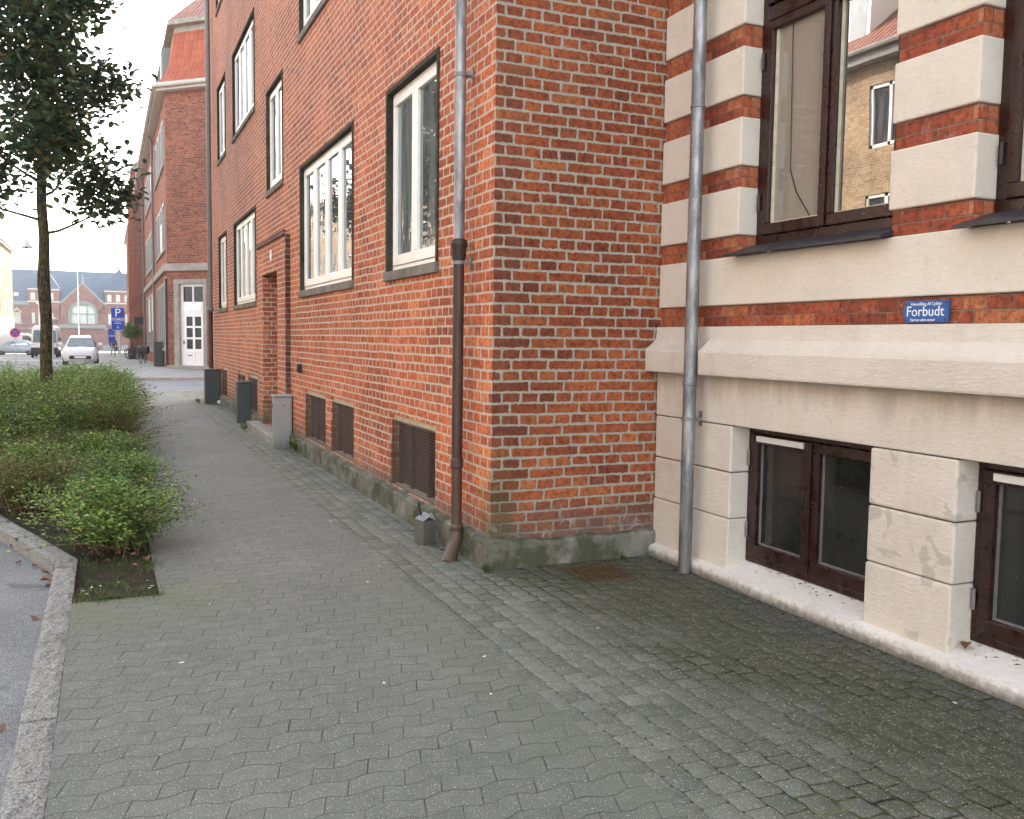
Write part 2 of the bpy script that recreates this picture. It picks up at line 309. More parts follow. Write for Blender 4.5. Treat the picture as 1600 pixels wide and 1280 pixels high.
def sett():
    n = N('mossy_block_setts'); P = n.pos(); x, y, _ = n.sep(P)
    wv = n.nd('ShaderNodeTexNoise'); n.put(wv.inputs['Vector'], P); wv.inputs['Scale'].default_value = 9; wv.inputs['Detail'].default_value = 2
    wx, wy, _ = n.sep(wv.outputs['Color'])
    x1 = n.add(x, n.mul(n.sub(wx, .5), .026)); y1 = n.add(y, n.mul(n.sub(wy, .5), .026))
    x1 = n.add(x1, n.mul(n.ma('PINGPONG', y1, .055), .16))
    W, L = 0.100, 0.108
    cx = n.ma('FLOOR', n.ma('DIVIDE', x1, W)); fx = n.sub(x1, n.mul(cx, W))
    y2 = n.add(y1, n.mul(n.ma('FLOORED_MODULO', cx, 2.0), L*.5)); y2 = n.add(y2, n.mul(n.wn(n.com(cx, 1.1), dim='2D'), .03))
    cy = n.ma('FLOOR', n.ma('DIVIDE', y2, L)); fy = n.sub(y2, n.mul(cy, L))
    rid = n.com(cx, cy); r1 = n.wn(rid, dim='2D'); r2 = n.wn(n.vadd(rid, (3.3,8.1,0)), dim='2D')
    dm = n.ma('SMOOTH_MIN', n.ma('MINIMUM', fx, n.sub(W, fx)), n.ma('MINIMUM', fy, n.sub(L, fy)), .022)
    dm = n.add(dm, n.mul(n.sub(n.noise(P, 90, 3, .6), .5), .006))
    g = n.ss(n.noise(P, 1.1, 3, .5), .45, .68)
    jw = n.add(0.0004, n.mul(n.mul(g, n.ss(x, -.5, .2, .35, 1)), 0.0068)); mask = n.ss(dm, n.sub(jw, .002), n.add(jw, .0015))
    fine = n.noise(P, 220, 3, .7); mid = n.noise(P, 16, 5, .65)
    c = n.ramp(n.add(n.mul(r1, .5), n.mul(mid, .5)), [(0.3,(0.128,0.135,0.116)),(0.5,(0.157,0.164,0.142)),(0.7,(0.19,0.197,0.172))])
    X, Y, _ = n.sep(P)
    wallg = n.ss(n.add(X, n.mul(n.sub(n.noise(P, 2.2, 4, .6), .5), 1.1)), -.35, .45)
    c = n.mix(n.mul(wallg, .82), c, (0.060,0.064,0.036))
    gut = n.mul(n.ss(n.add(X, n.mul(n.sub(n.noise(P, 5, 4, .6), .5), .25)), .82, 1.05), .6); c = n.mix(gut, c, (0.085,0.085,0.082))
    c = n.mix(1.0, c, n.ramp(fine, [(0.38,(.5,.5,.5)),(.5,(1,1,1)),(.62,(1.6,1.6,1.5))]), 'MULTIPLY')
    sp = n.ss(n.noise(P, 95, 2, .5), .65, .68); c = n.mix(n.mul(sp, .75), c, (0.58,0.58,0.50))
    jm = n.mix(n.ss(n.noise(P, 12, 4, .6), .35, .6), (0.014,0.014,0.011), (0.06,0.075,0.022))
    jm = n.mix(n.ss(n.noise(P, 2.7, 3, .6), .52, .68), jm, (0.16,0.16,0.08))
    c = n.mix(mask, jm, c)
    straw = n.mul(n.ss(n.noise(n.scl(P, (1,1,1)), 45, 3, .7, dist=1.5), .56, .64), .5); c = n.mix(straw, c, (0.33,0.33,0.20))
    hg = n.add(n.add(n.mul(mask, 1.0), n.mul(n.ss(dm, 0, .03), .8)), n.add(n.mul(fine, .3), n.mul(r2, .9)))
    r3 = n.wn(n.vadd(rid, (31.3,4.7,0)), dim='2D'); hg = n.add(hg, n.add(n.mul(n.mul(fx, n.sub(r3, .5)), 22), n.mul(n.mul(fy, n.sub(r2, .5)), 22)))
    return n.bsdf(c, .88, 0, n.bump(hg, .9, .009), .3)
M['sett'] = sett()
def asphalt(name, a, b, spk=.5, warm=False):
    n = N(name); P = n.pos()
    c = n.mix(n.ss(n.noise(P, 1.3, 5, .6), .3, .7), a, b)
    c = n.mix(1.0, c, n.ramp(n.noise(P, 190, 3, .7), [(0.38,(.5,.5,.5)),(.5,(1,1,1)),(.62,(1.8,1.8,1.8))]), 'MULTIPLY')
    c = n.mix(n.mul(n.ss(n.noise(P, 2.4, 6, .7, dist=.8), .55, .72), .35), c, (0.20,0.175,0.15))
    c = n.mix(n.mul(n.ss(n.noise(P, 1.9, 4, .6, dist=.5), .62, .70), .5), c, tuple(x*.45 for x in a))
    return n.bsdf(c, .85, 0, n.bump(n.noise(P, 150, 4, .7), .7, .006), .4)
M['asphalt'] = asphalt('old_asphalt', (0.16,0.165,0.17), (0.23,0.235,0.24))
M['road'] = asphalt('road_asphalt', (0.14,0.15,0.165), (0.19,0.20,0.215))
M['plaza'] = asphalt('bright_square_paving', (0.30,0.28,0.25), (0.38,0.36,0.32))
M['far_paving'] = asphalt('far_footway_paving', (0.21,0.215,0.205), (0.26,0.265,0.25))
def granite():
    n = N('rough_granite'); o = n.obj()
    c = n.ramp(n.noise(o, 120, 4, .75), [(0.38,(0.17,0.168,0.155)),(0.5,(0.35,0.345,0.325)),(0.62,(0.56,0.55,0.52))])
    c = n.mix(n.mul(n.ss(n.noise(o, 5, 5, .7), .5, .7), .5), c, (0.17,0.16,0.12))
    return n.bsdf(c, .85, 0, n.bump(n.add(n.noise(o, 45, 5, .7), n.noise(n.scl(o, (1,1.5,1)), 20, 3)), 1.0, .022), .3)
M['granite'] = granite()
def soil():
    n = N('dark_soil'); P = n.pos()
    c = n.mix(n.noise(P, 25, 6, .7), (0.018,0.012,0.009), (0.11,0.085,0.062))
    c = n.mix(n.mul(n.ss(n.noise(P, 7, 4, .6), .48, .62), .7), c, (0.06,0.095,0.018))
    return n.bsdf(c, .95, 0, n.bump(n.noise(P, 40, 6, .75), 1, .03), .2)
M['soil'] = soil()
def leafm(name, stops, rough=.55, tr=.35):
    n = N(name); r = n.isl(); o = n.nd('ShaderNodeObjectInfo').outputs['Random']
    P = n.pos()
    f = n.ma('FRACT', n.add(r, n.mul(o, .3)))
    c = n.ramp(f, stops)
    c = n.mix(1.0, c, n.ramp(n.noise(P, 1.8, 3, .6), [(.3,(.6,.68,.62)),(.7,(1.25,1.2,1.1))]), 'MULTIPLY')
    b = n.nd('ShaderNodeBsdfPrincipled'); n.put(b.inputs['Base Color'], c); b.inputs['Roughness'].default_value = rough
    t = n.nd('ShaderNodeBsdfTranslucent'); n.put(t.inputs[0], c)
    mx = n.nd('ShaderNodeMixShader'); mx.inputs[0].default_value = tr
    n.t.links.new(b.outputs[0], mx.inputs[1]); n.t.links.new(t.outputs[0], mx.inputs[2]); n.t.links.new(mx.outputs[0], n.out.inputs[0]); return n.m
M['shrub_leaf'] = leafm('shrub_leaf', [(0,(0.035,0.08,0.022)),(.3,(0.085,0.17,0.036)),(.65,(0.17,0.29,0.05)),(.88,(0.33,0.46,0.10)),(1,(0.48,0.54,0.18))], tr=.3)
M['shrub_leaf_brown'] = leafm('shrub_leaf_olive', [(0,(0.07,0.075,0.02)),(.35,(0.13,0.17,0.035)),(.7,(0.20,0.25,0.05)),(.9,(0.22,0.17,0.045)),(1,(0.24,0.12,0.04))], tr=.3)
M['tree_leaf'] = leafm('tree_leaf', [(0,(0.028,0.052,0.032)),(.4,(0.05,0.092,0.05)),(.8,(0.09,0.14,0.065)),(.93,(0.13,0.13,0.05)),(1,(0.20,0.15,0.06))], .4, .25)
M['grass'] = leafm('grass_blade', [(0,(0.04,0.08,0.015)),(.6,(0.10,0.16,0.03)),(1,(0.22,0.24,0.08))])
M['dry_leaf'] = plain('dry_brown_leaf', (0.22,0.10,0.05), .8, var=.4)
M['twig'] = plain('brown_twig', (0.14,0.075,0.045), .8)
def bark():
    n = N('mossy_bark'); o = n.obj()
    f = n.noise(n.scl(o, (1,1,.45)), 26, 6, .7)
    c = n.ramp(f, [(.38,(0.016,0.012,0.008)),(.5,(0.065,0.05,0.028)),(.62,(0.15,0.12,0.07))])
    c = n.mix(n.mul(n.ss(n.noise(o, 6, 4), .4, .65), .45), c, (0.06,0.065,0.02))
    return n.bsdf(c, .92, 0, n.bump(f, 1, .02), .2)
M['bark'] = bark()
def tile(name, a, b, px=.22, py=.34):
    n = N(name); u, v, _ = n.sep(n.uv())
    fx = n.ma('FRACT', n.ma('DIVIDE', u, px)); fy = n.ma('FRACT', n.ma('DIVIDE', v, py))
    rid = n.com(n.ma('FLOOR', n.ma('DIVIDE', u, px)), n.ma('FLOOR', n.ma('DIVIDE', v, py)))
    r = n.wn(rid, dim='2D'); wv = n.ma('SINE', n.mul(fx, 2*PI)); h = n.add(n.mul(wv, .5), n.mul(n.sub(1, fy), .9))
    c = n.mix(r, a, b); c = n.mix(n.mul(n.ss(fy, .93, .99), .8), c, (0.05,0.02,0.015)); c = n.mix(n.mul(n.ss(n.ma('ABSOLUTE', n.sub(fx, .75)), .08, .0), .6), c, (0.08,0.025,0.018))
    return n.bsdf(c, .6, 0, n.bump(h, 1, .04), .4)
M['tile'] = tile('red_pantiles', (0.34,0.075,0.032), (0.42,0.105,0.043))
M['tile_old'] = tile('old_red_pantiles', (0.25,0.09,0.06), (0.36,0.14,0.09))
M['tile_green'] = plain('mossy_dark_roof', (0.12,0.10,0.08), .8)
def cabinet(name, col):
    n = N(name); o = n.obj()
    c = n.mix(n.noise(o, 9, 5, .6), tuple(x*.85 for x in col), tuple(x*1.12 for x in col))
    z = n.sep(n.pos())[2]; c = n.mix(n.ss(n.add(z, n.mul(n.noise(o, 20), .15)), .25, .05, 0, .6), c, (0.09,0.085,0.06))
    return n.bsdf(c, .5, 0, n.bump(n.noise(o, 260, 2), .3, .0015), .4)
M['cab_grey'] = cabinet('light_grey_cabinet', (0.30,0.30,0.29)); M['cab_dark'] = cabinet('dark_grey_cabinet', (0.055,0.065,0.062))
M['sign_blue'] = plain('blue_enamel', (0.018,0.10,0.32), .35, var=.06); M['p_blue'] = plain('road_sign_blue', (0.01,0.05,0.42), .4, var=.05)
M['white_letter'] = plain('white_lettering', (0.82,0.84,0.88), .5, var=.03)
M['sign_red'] = plain('sign_red', (0.55,0.05,0.08), .4); M['grate'] = plain('rusty_cast_iron', (0.10,0.062,0.025), .8, .2, var=.4, scale=30)
M['car_white'] = plain('white_car_paint', (0.74,0.74,0.78), .3, var=.02, bumps=0, coat=.8); M['car_pale'] = plain('pale_blue_car_paint', (0.5,0.62,0.72), .3, var=.02, bumps=0, coat=.8)
M['headlight'] = plain('headlight_lens', (0.5,0.5,0.52), .2, coat=.5); M['skin'] = plain('skin', (0.45,0.25,0.18), .6); M['coat'] = plain('black_jacket', (0.015,0.015,0.02), .8); M['trousers'] = plain('grey_trousers', (0.20,0.17,0.16), .8)
M['paper'] = plain('white_paper', (0.75,0.75,0.73), .7); M['petal'] = plain('white_petal', (0.75,0.73,0.65), .7)
M['straw'] = plain('straw', (0.36,0.30,0.17), .8)

# ---------------------------------------------------------------- mesh builder
class MB:
    def __init__(s): s.v = []; s.f = []; s.m = []; s.uv = {}
    def quad(s, a, b, c, d, mi=0, uv=None):
        k = len(s.v); s.v += [tuple(a), tuple(b), tuple(c), tuple(d)]; s.f.append((k, k+1, k+2, k+3)); s.m.append(mi)
        if uv: s.uv[len(s.f)-1] = uv
    def poly(s, pts, mi=0):
        k = len(s.v); s.v += [tuple(p) for p in pts]; s.f.append(tuple(range(k, k+len(pts)))); s.m.append(mi)
    def box(s, x0, x1, y0, y1, z0, z1, mi=0):
        k = len(s.v)
        s.v += [(x, y, z) for z in (z0, z1) for y in (y0, y1) for x in (x0, x1)]
        for f in ((0,2,3,1),(4,5,7,6),(0,1,5,4),(2,6,7,3),(0,4,6,2),(1,3,7,5)): s.f.append(tuple(k+i for i in f)); s.m.append(mi)
    def obox(s, P, T, Nn, a0, a1, d0, d1, z0, z1, mi=0):    # box in a wall frame: along T, outward Nn
        k = len(s.v); P = Vector(P); T = Vector(T); Nn = Vector(Nn)
        for z in (z0, z1):
            for d in (d0, d1):
                for a in (a0, a1):
                    q = P + T*a + Nn*d; s.v.append((q.x, q.y, z))
        fl = ((0,2,3,1),(4,5,7,6),(0,1,5,4),(2,6,7,3),(0,4,6,2),(1,3,7,5))
        flip = T.cross(Nn).z < 0
        for f in fl: s.f.append(tuple(k+i for i in (f[::-1] if flip else f))); s.m.append(mi)
    def tube(s, pts, r, n=8, mi=0, cap=True):
        pts = [Vector(p) for p in pts]; rs = r if isinstance(r, (list, tuple)) else [r]*len(pts); k0 = len(s.v); up = None
        for i, p in enumerate(pts):
            t = (pts[min(i+1, len(pts)-1)] - pts[max(i-1, 0)])
            t = t.normalized() if t.length > 1e-9 else Vector((0,0,1))
            if up is None: up = Vector((1,0,0)) if abs(t.x) < .9 else Vector((0,1,0))
            a = (up - t*up.dot(t)).normalized(); b = t.cross(a); up = a
            for j in range(n):
                q = p + (a*math.cos(2*PI*j/n) + b*math.sin(2*PI*j/n))*rs[i]; s.v.append(tuple(q))
        for i in range(len(pts)-1):
            for j in range(n):
                A = k0+i*n+j; B = k0+i*n+(j+1)%n; s.f.append((A, B, B+n, A+n)); s.m.append(mi)
        if cap:
            e = k0+(len(pts)-1)*n
            for q0, rev in ((k0, True), (e, False)):
                k1 = len(s.v); s.v += s.v[q0:q0+n]; fc = tuple(range(k1, k1+n)); s.f.append(fc[::-1] if rev else fc); s.m.append(mi)
    def lathe(s, prof, c=(0,0,0), n=16, mi=0):
        s.tube([(c[0], c[1], c[2]+z) for r, z in prof], [max(r, 1e-4) for r, z in prof], n, mi)
    def build(s, name, mats, parent=None, smooth=False, bevel=0.0, loc=None, autouv=True):
        me = bpy.data.meshes.new(name); me.from_pydata(s.v, [], s.f)
        mats = mats if isinstance(mats, (list, tuple)) else [mats]
        for m in mats: me.materials.append(M[m] if isinstance(m, str) else m)
        me.polygons.foreach_set('material_index', s.m)
        if autouv:
            uvl = me.uv_layers.new(name='uv'); me.update()
            co = np.empty(len(me.vertices)*3); me.vertices.foreach_get('co', co); co = co.reshape(-1, 3)
            li = np.empty(len(me.loops), int); me.loops.foreach_get('vertex_index', li)
            pn = np.empty(len(me.polygons)*3); me.polygons.foreach_get('normal', pn); pn = pn.reshape(-1, 3)
            lt = np.empty(len(me.polygons), int); me.polygons.foreach_get('loop_total', lt)
            L = np.repeat(pn, lt, axis=0); c = co[li]; hor = np.hypot(L[:,0], L[:,1]); flat = hor < .25
            hs = np.where(hor < 1e-6, 1, hor); tx = -L[:,1]/hs; ty = L[:,0]/hs
            u = np.where(flat, c[:,0], c[:,0]*tx + c[:,1]*ty); v = np.where(flat, c[:,1], c[:,2]/np.maximum(np.where(flat, 1, hor), .05))
            arr = np.stack([u, v], 1)
            for fi, uvs in s.uv.items():
                ls = me.polygons[fi].loop_start
                for i, q in enumerate(uvs): arr[ls+i] = q
            uvl.data.foreach_set('uv', arr.ravel())
        if smooth: me.polygons.foreach_set('use_smooth', [True]*len(me.polygons))
        me.update(); o = bpy.data.objects.new(name, me); COL.objects.link(o)
        if loc: o.location = loc
        if parent: o.parent = parent
        if bevel:
            b = o.modifiers.new('bevel', 'BEVEL'); b.width = bevel; b.segments = 2; b.limit_method = 'ANGLE'
        return o

def tag(o, label=None, cat=None, group=None, kind=None):
    if label: o['label'] = label
    if cat: o['category'] = cat
    if group: o['group'] = group
    if kind: o['kind'] = kind
    return o
def thing(name, label, cat, loc=(0,0,0), rz=0, group=None):
    o = bpy.data.objects.new(name, None); COL.objects.link(o); o.location = loc; o.rotation_euler = (0,0,rz); return tag(o, label, cat, group)
def copy_tree(o, parent=None):
    c = o.copy(); COL.objects.link(c)
    if parent: c.parent = parent
    for ch in [x for x in o.children]: copy_tree(ch, c)
    return c
def wall(mb, P, T, Nn, a0, a1, z0, z1, holes=(), depth=.1, mi=0, rmi=None):
    """rectangular wall in a frame with openings and their reveals"""
    P = Vector(P); T = Vector(T); Nn = Vector(Nn); rmi = mi if rmi is None else rmi
    q = lambda a, z, d=0: (P.x+T.x*a+Nn.x*d, P.y+T.y*a+Nn.y*d, z)
    flip = T.cross(Vector((0,0,1))).dot(Nn) < 0
    def Q(a, b, c, d, m): mb.quad(*((d, c, b, a) if flip else (a, b, c, d)), mi=m)
    hs = [(h[0], h[1], h[2], h[3], (h[4] if len(h) > 4 else depth)) for h in holes]
    A = sorted({a0, a1, *[h[0] for h in hs], *[h[1] for h in hs]}); Z = sorted({z0, z1, *[h[2] for h in hs], *[h[3] for h in hs]})
    A = [a for a in A if a0 <= a <= a1]; Z = [z for z in Z if z0 <= z <= z1]
    for i in range(len(A)-1):
        for j in range(len(Z)-1):
            ca, cz = (A[i]+A[i+1])/2, (Z[j]+Z[j+1])/2
            if any(h[0] < ca < h[1] and h[2] < cz < h[3] for h in hs): continue
            Q(q(A[i], Z[j]), q(A[i+1], Z[j]), q(A[i+1], Z[j+1]), q(A[i], Z[j+1]), mi)
    for (ha, hb, hc, hd, dp) in hs:
        Q(q(ha,hc,-dp), q(ha,hc), q(ha,hd), q(ha,hd,-dp), rmi)[0] if False else None
        Q(q(ha,hc), q(ha,hc,-dp), q(ha,hd,-dp), q(ha,hd), rmi); Q(q(hb,hc,-dp), q(hb,hc), q(hb,hd), q(hb,hd,-dp), rmi)
        Q(q(ha,hc), q(hb,hc), q(hb,hc,-dp), q(ha,hc,-dp), rmi); Q(q(ha,hd,-dp), q(hb,hd,-dp), q(hb,hd), q(ha,hd), rmi)

# ================================================================ SETTING
def strip(name, x0, x1, ys, z=0.0, mat='road', kind='structure'):
    mb = MB()
    for a, b in zip(ys[:-1], ys[1:]): mb.quad((x0,a,gz(a)+z), (x1,a,gz(a)+z), (x1,b,gz(b)+z), (x0,b,gz(b)+z))
    return tag(mb.build(name, mat), kind=kind)
strip('ground', -700, 700, [-300, -60, 0, 35, 200, 1500], -0.13, 'plaza')
strip('road', -40, 60, [-60, 0, 35, 132], -0.09, 'road')
mb = MB()
mb.poly([(-12.5,-14,-.086), (-2.36,-14,-.086), (-2.36,1.12,-.086), (-2.85,2.62,-.086), (-4.65,8.0,-.086), (-4.65,18.2,-.086), (-12.5,18.2,-.086)])
tag(mb.build('parking_bay', 'asphalt'), kind='structure')
# footway: pavers with the planting bed left open
mb = MB(); Z = 0.0
mb.quad((-2.29,-14,Z), (-.57,-14,Z), (-.57,.1,Z), (-2.29,.1,Z)); mb.quad((-1.87,.1,Z), (-.57,.1,Z), (-.57,18.6,Z), (-1.87,18.6,Z))
mb.quad((-4.55,17.8,Z), (-1.87,17.8,Z), (-1.87,18.6,Z), (-4.55,18.6,Z))
tag(mb.build('footway_paving', 'paver'), kind='structure')
mb = MB(); mb.quad((-.57,-14,0), (1.3,-14,0), (1.3,.02,0), (-.57,.02,0)); mb.quad((-.57,.02,0), (.1,.02,0), (.1,18.6,0), (-.57,18.6,0)); mb.quad((.1,16,0), (9,16,0), (9,18.6,0), (.1,18.6,0))
tag(mb.build('sett_paving', 'sett'), kind='structure')
# soil bed with a lumpy surface
mb = MB()
gx = np.linspace(-4.6, -1.87, 40); gy = np.linspace(.1, 17.8, 160)
kx = lambda y: -2.30 if y < 1.14 else max(-2.30 - (y-1.14)*0.335, -4.5)
hz = lambda x, y: -0.02 + .025*math.sin(x*7+y*3)*math.sin(y*5.3-x*2) + .012*math.sin(x*23)*math.sin(y*19)
for i in range(len(gy)-1):
    for j in range(len(gx)-1):
        xs = [max(gx[j], kx(gy[i])), max(gx[j+1], kx(gy[i])), max(gx[j+1], kx(gy[i+1])), max(gx[j], kx(gy[i+1]))]
        if xs[1]-xs[0] < 1e-4 and xs[2]-xs[3] < 1e-4: continue
        ys = (gy[i], gy[i], gy[i+1], gy[i+1]); mb.quad(*[(x, y, hz(x, y)) for x, y in zip(xs, ys)])
tag(mb.build('soil_bed', 'soil', smooth=True), kind='structure')

def rough_stone(name, pts, z0, z1, seed, parent=None, mat='granite', amp=.006, cham=.008):
    """kerb block: plan quad pts (4), subdivided and roughened"""
    r = random.Random(seed); mb = MB(); a, b, c, d = [Vector((*p, 0)) for p in pts]
    L = max((b-a).length, (d-a).length); n = max(3, int(L/.035)); m = 5
    cx = (a+b+c+d)/4; top = {}
    for i in range(n+1):
        for j in range(m+1):
            s, t = i/n, j/m
            p = (a*(1-s)+d*s)*(1-t) + (b*(1-s)+c*s)*t
            e = min(s, 1-s)*L < .02 or j in (0, m)
            z = z1 - (cham if e else 0) + r.uniform(-amp, amp)*(1 if not e else .5)
            q = p + (cx-p).normalized()*(.002 if e else 0); top[i, j] = len(mb.v); mb.v.append((q.x+r.uniform(-1,1)*.0015, q.y+r.uniform(-1,1)*.0015, z))
    for i in range(n):
        for j in range(m): mb.f.append((top[i,j], top[i,j+1], top[i+1,j+1], top[i+1,j])); mb.m.append(0)
    ring = [top[0,j] for j in range(m+1)] + [top[i,m] for i in range(1, n+1)] + [top[n,j] for j in range(m-1, -1, -1)] + [top[i,0] for i in range(n-1, 0, -1)]
    low = []
    for k in ring: low.append(len(mb.v)); mb.v.append((mb.v[k][0], mb.v[k][1], z0))
    for k in range(len(ring)):
        k2 = (k+1) % len(ring); mb.f.append((ring[k], low[k], low[k2], ring[k2])); mb.m.append(0)
    return mb.build(name, mat, parent)
def kerb_run(p, q, wdt, lens, side, z0=-.2, z1=.008, name='kerb', amp=.005):
    """run of kerb stones as one structure from p to q; wdt to the left (side=1) or right"""
    objs = []; p = Vector(p); q = Vector(q); t = (q-p).normalized(); nrm = Vector((-t.y, t.x))*side*wdt; L = (q-p).length; s = 0; k = 0
    while s < L-1e-3:
        e = min(L, s+lens[k % len(lens)]); A = p+t*(s+.003); B = p+t*(e-.003)
        objs.append(rough_stone('stone', [A, A+nrm, B+nrm, B] if side < 0 else [A+nrm, A, B, B+nrm], z0, z1 + random.uniform(-.003,.003), 100+k+int(L*7), amp=amp)); s = e; k += 1
    return objs
def join(objs, name, kind='structure'):
    me0 = MB(); mats = objs[0].data.materials[0]
    for o in objs:
        k = len(me0.v); me0.v += [tuple(v.co) for v in o.data.vertices]; me0.f += [tuple(k+i for i in p.vertices) for p in o.data.polygons]; me0.m += [0]*len(o.data.polygons)
        bpy.data.objects.remove(o)
    return tag(me0.build(name, mats), kind=kind)
ks = kerb_run((-2.29,-14), (-2.29,1.12), .12, [.62,.5,.85,.55,.34], 1, amp=.007)
ks += kerb_run((-2.30,1.13), (-4.55,7.85), .13, [1.0,.9,1.1], 1, amp=.003)
ks += kerb_run((-4.55,7.85), (-4.55,18.6), .13, [1.0], 1, amp=.003)
join(ks, 'kerb')
mb = MB(); mb.box(-4.68, 9, 18.6, 18.75, -.2, .008); mb.box(-9.0, 22, 26.3, 26.45, -.2, .008)
tag(mb.build('crossing_kerb', 'stone_grey', bevel=.01), kind='structure')
mb = MB(); ys = [26.45, 35, 60, 90, 128]
mb.quad((-3.2,26.45,0), (22,26.45,0), (22,32.2,0), (-3.2,32.2,0)); mb.quad((-3.2,32.2,0), (.3,32.2,0), (.3,35,0), (-3.2,35,0)); mb.quad((.3,32.2,0),(4,32.2,0),(4,35,0),(.3,35,0))
for a, b in zip(ys[1:-1], ys[2:]): mb.quad((-3.2,a,gz(a)), (.3,a,gz(a)), (.3,b,gz(b)), (-3.2,b,gz(b)))
tag(mb.build('far_footway', 'far_paving'), kind='structure')
mb = MB()
for a, b in zip(ys[1:-1], ys[2:]): mb.poly([(-3.2,a,gz(a)-.09), (-3.2,a,gz(a)), (-3.2,b,gz(b)), (-3.2,b,gz(b)-.09)])
for a in (62, 74): mb.quad((-13,a,gz(a)-.084), (-3.6,a,gz(a)-.084), (-3.6,a+.8,gz(a+.8)-.084), (-13,a+.8,gz(a+.8)-.084))
tag(mb.build('road_marking', 'white_letter'), kind='structure')
mb = MB()
for a, b in ((-14,18.6),): mb.box(-14, -12.5, a, b, -.2, .0)
mb.box(-14,-12.5,18.6,60,-.2,-.02)
tag(mb.build('opposite_footway', 'far_paving'), kind='structure')

# ================================================================ RED BRICK APARTMENT HOUSE
RB = thing('brick_apartment_house', 'red brick apartment house with white windows, its corner beside the cream banded house', 'building')
T_, N_ = (0,1,0), (-1,0,0)            # facade frame: along +Y, facing -X
WIN = [(.99,2.27,2), (3.36,5.90,4), (9.40,12.0,4), (13.08,14.43,2)]
SUR = .040
wins = []
for fl in range(3):
    z0, z1 = 1.84+2.915*fl, 3.36+2.915*fl
    for (a, b, n) in WIN: wins.append((a, b, z0, z1, n))
    if fl < 2: wins.append((7.02, 8.31, z0+1.475, z1+1.41, 2))
cell = [(1.02,2.14,.19,.77), (3.36,4.31,.20,.77), (4.57,5.68,.20,.77), (9.38,10.43,.18,.76), (10.73,11.70,.18,.76), (13.23,14.2,.18,.75)]
holes = [(a, b, z0, z1, .12) for a, b, z0, z1, n in wins] + [(a, b, z0, z1, .11) for a, b, z0, z1 in cell]
door = (7.19, 8.42, .12, 2.24, .28)
mb = MB(); EAVE = 10.4
wall(mb, (0,0,0), T_, N_, 0, 15.7, .15, EAVE, holes + [(6.60,8.84,.12,2.70,.0)])
# projecting brick portal
wall(mb, (-.06,0,0), T_, N_, 6.60, 8.84, .12, 2.70, [door]); 
mb.quad((-.06,6.60,.12), (0,6.60,.12), (0,6.60,2.70), (-.06,6.60,2.70)); mb.quad((0,8.84,.12), (-.06,8.84,.12), (-.06,8.84,2.70), (0,8.84,2.70))
mb.quad((-.06,6.6,2.70), (0,6.6,2.70), (0,8.84,2.70), (-.06,8.84,2.70))
mb.quad((9,15.7,.0), (0,15.7,.0), (0,15.7,EAVE), (9,15.7,EAVE)); mb.quad((9,0,0), (9,15.7,0), (9,15.7,EAVE), (9,0,EAVE))
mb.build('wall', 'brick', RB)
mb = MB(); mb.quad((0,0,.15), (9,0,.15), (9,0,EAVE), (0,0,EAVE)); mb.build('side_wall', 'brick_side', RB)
mb = MB(); mb.obox((-.062,0,0), T_, N_, 6.58, 8.86, 0, .022, 2.64, 2.70); mb.obox((-.0,0,0), T_, N_, 6.575, 6.60, -.02, .06, .12, 2.64)  # weathered dark top course; shade of the near jamb painted as a dark strip
mb.build('portal_course_jamb_shade', 'brick_brown', RB)
# plinth with a broken, uneven top
def plinth(name, path, z1, out, mat='plinth', amp=.012, seed=3, parent=None, z0=-.1):
    """extruded ledge along plan path [(x,y)], outward offset list per point"""
    r = random.Random(seed); mb = MB(); pts = []
    for (p, q) in zip(path[:-1], path[1:]):
        L = math.dist(p[:2], q[:2]); n = max(1, int(L/.12))
        for i in range(n): t = i/n; pts.append([p[k]+(q[k]-p[k])*t for k in range(4)])
    pts.append(list(path[-1])); rows = []
    for (x, y, ox, oy) in pts:
        a = r.uniform(-amp, amp); b = r.uniform(-amp, amp)*.5; h = z1(x, y) + a
        rows.append([(x+ox*(1+b*4), y+oy*(1+b*4), z0), (x+ox*(1+b*4), y+oy*(1+b*4), h*.45), (x+ox*(1+b*3), y+oy*(1+b*3), h-.022), (x+ox*.82, y+oy*.82, h-.004), (x-ox*.4, y-oy*.4, h+.004), (x-ox*1.5, y-oy*1.5, h+.004)])
    for i in range(len(rows)-1):
        for j in range(5): mb.quad(rows[i][j], rows[i+1][j], rows[i+1][j+1], rows[i][j+1])
    me = mb.build(name, mat, parent); bm = __import__('bmesh').new(); bm.from_mesh(me.data); __import__('bmesh').ops.remove_doubles(bm, verts=bm.verts, dist=1e-4); bm.to_mesh(me.data); bm.free()
    return me
hf = lambda x, y: .125 if 7 < y < 8.9 else (.19 if y < 2.5 else .165)
plinth('plinth', [(0,15.7,-.05,0), (0,8.9,-.05,0)], hf, 0, parent=RB); plinth('plinth', [(0,6.55,-.05,0), (0,.0,-.05,0), (0,0,-.05,-.05), (.0,0,0,-.05), (1.15,0,0,-.05)], lambda x, y: (.185 if x < .05 else .165), 0, parent=RB, seed=9)

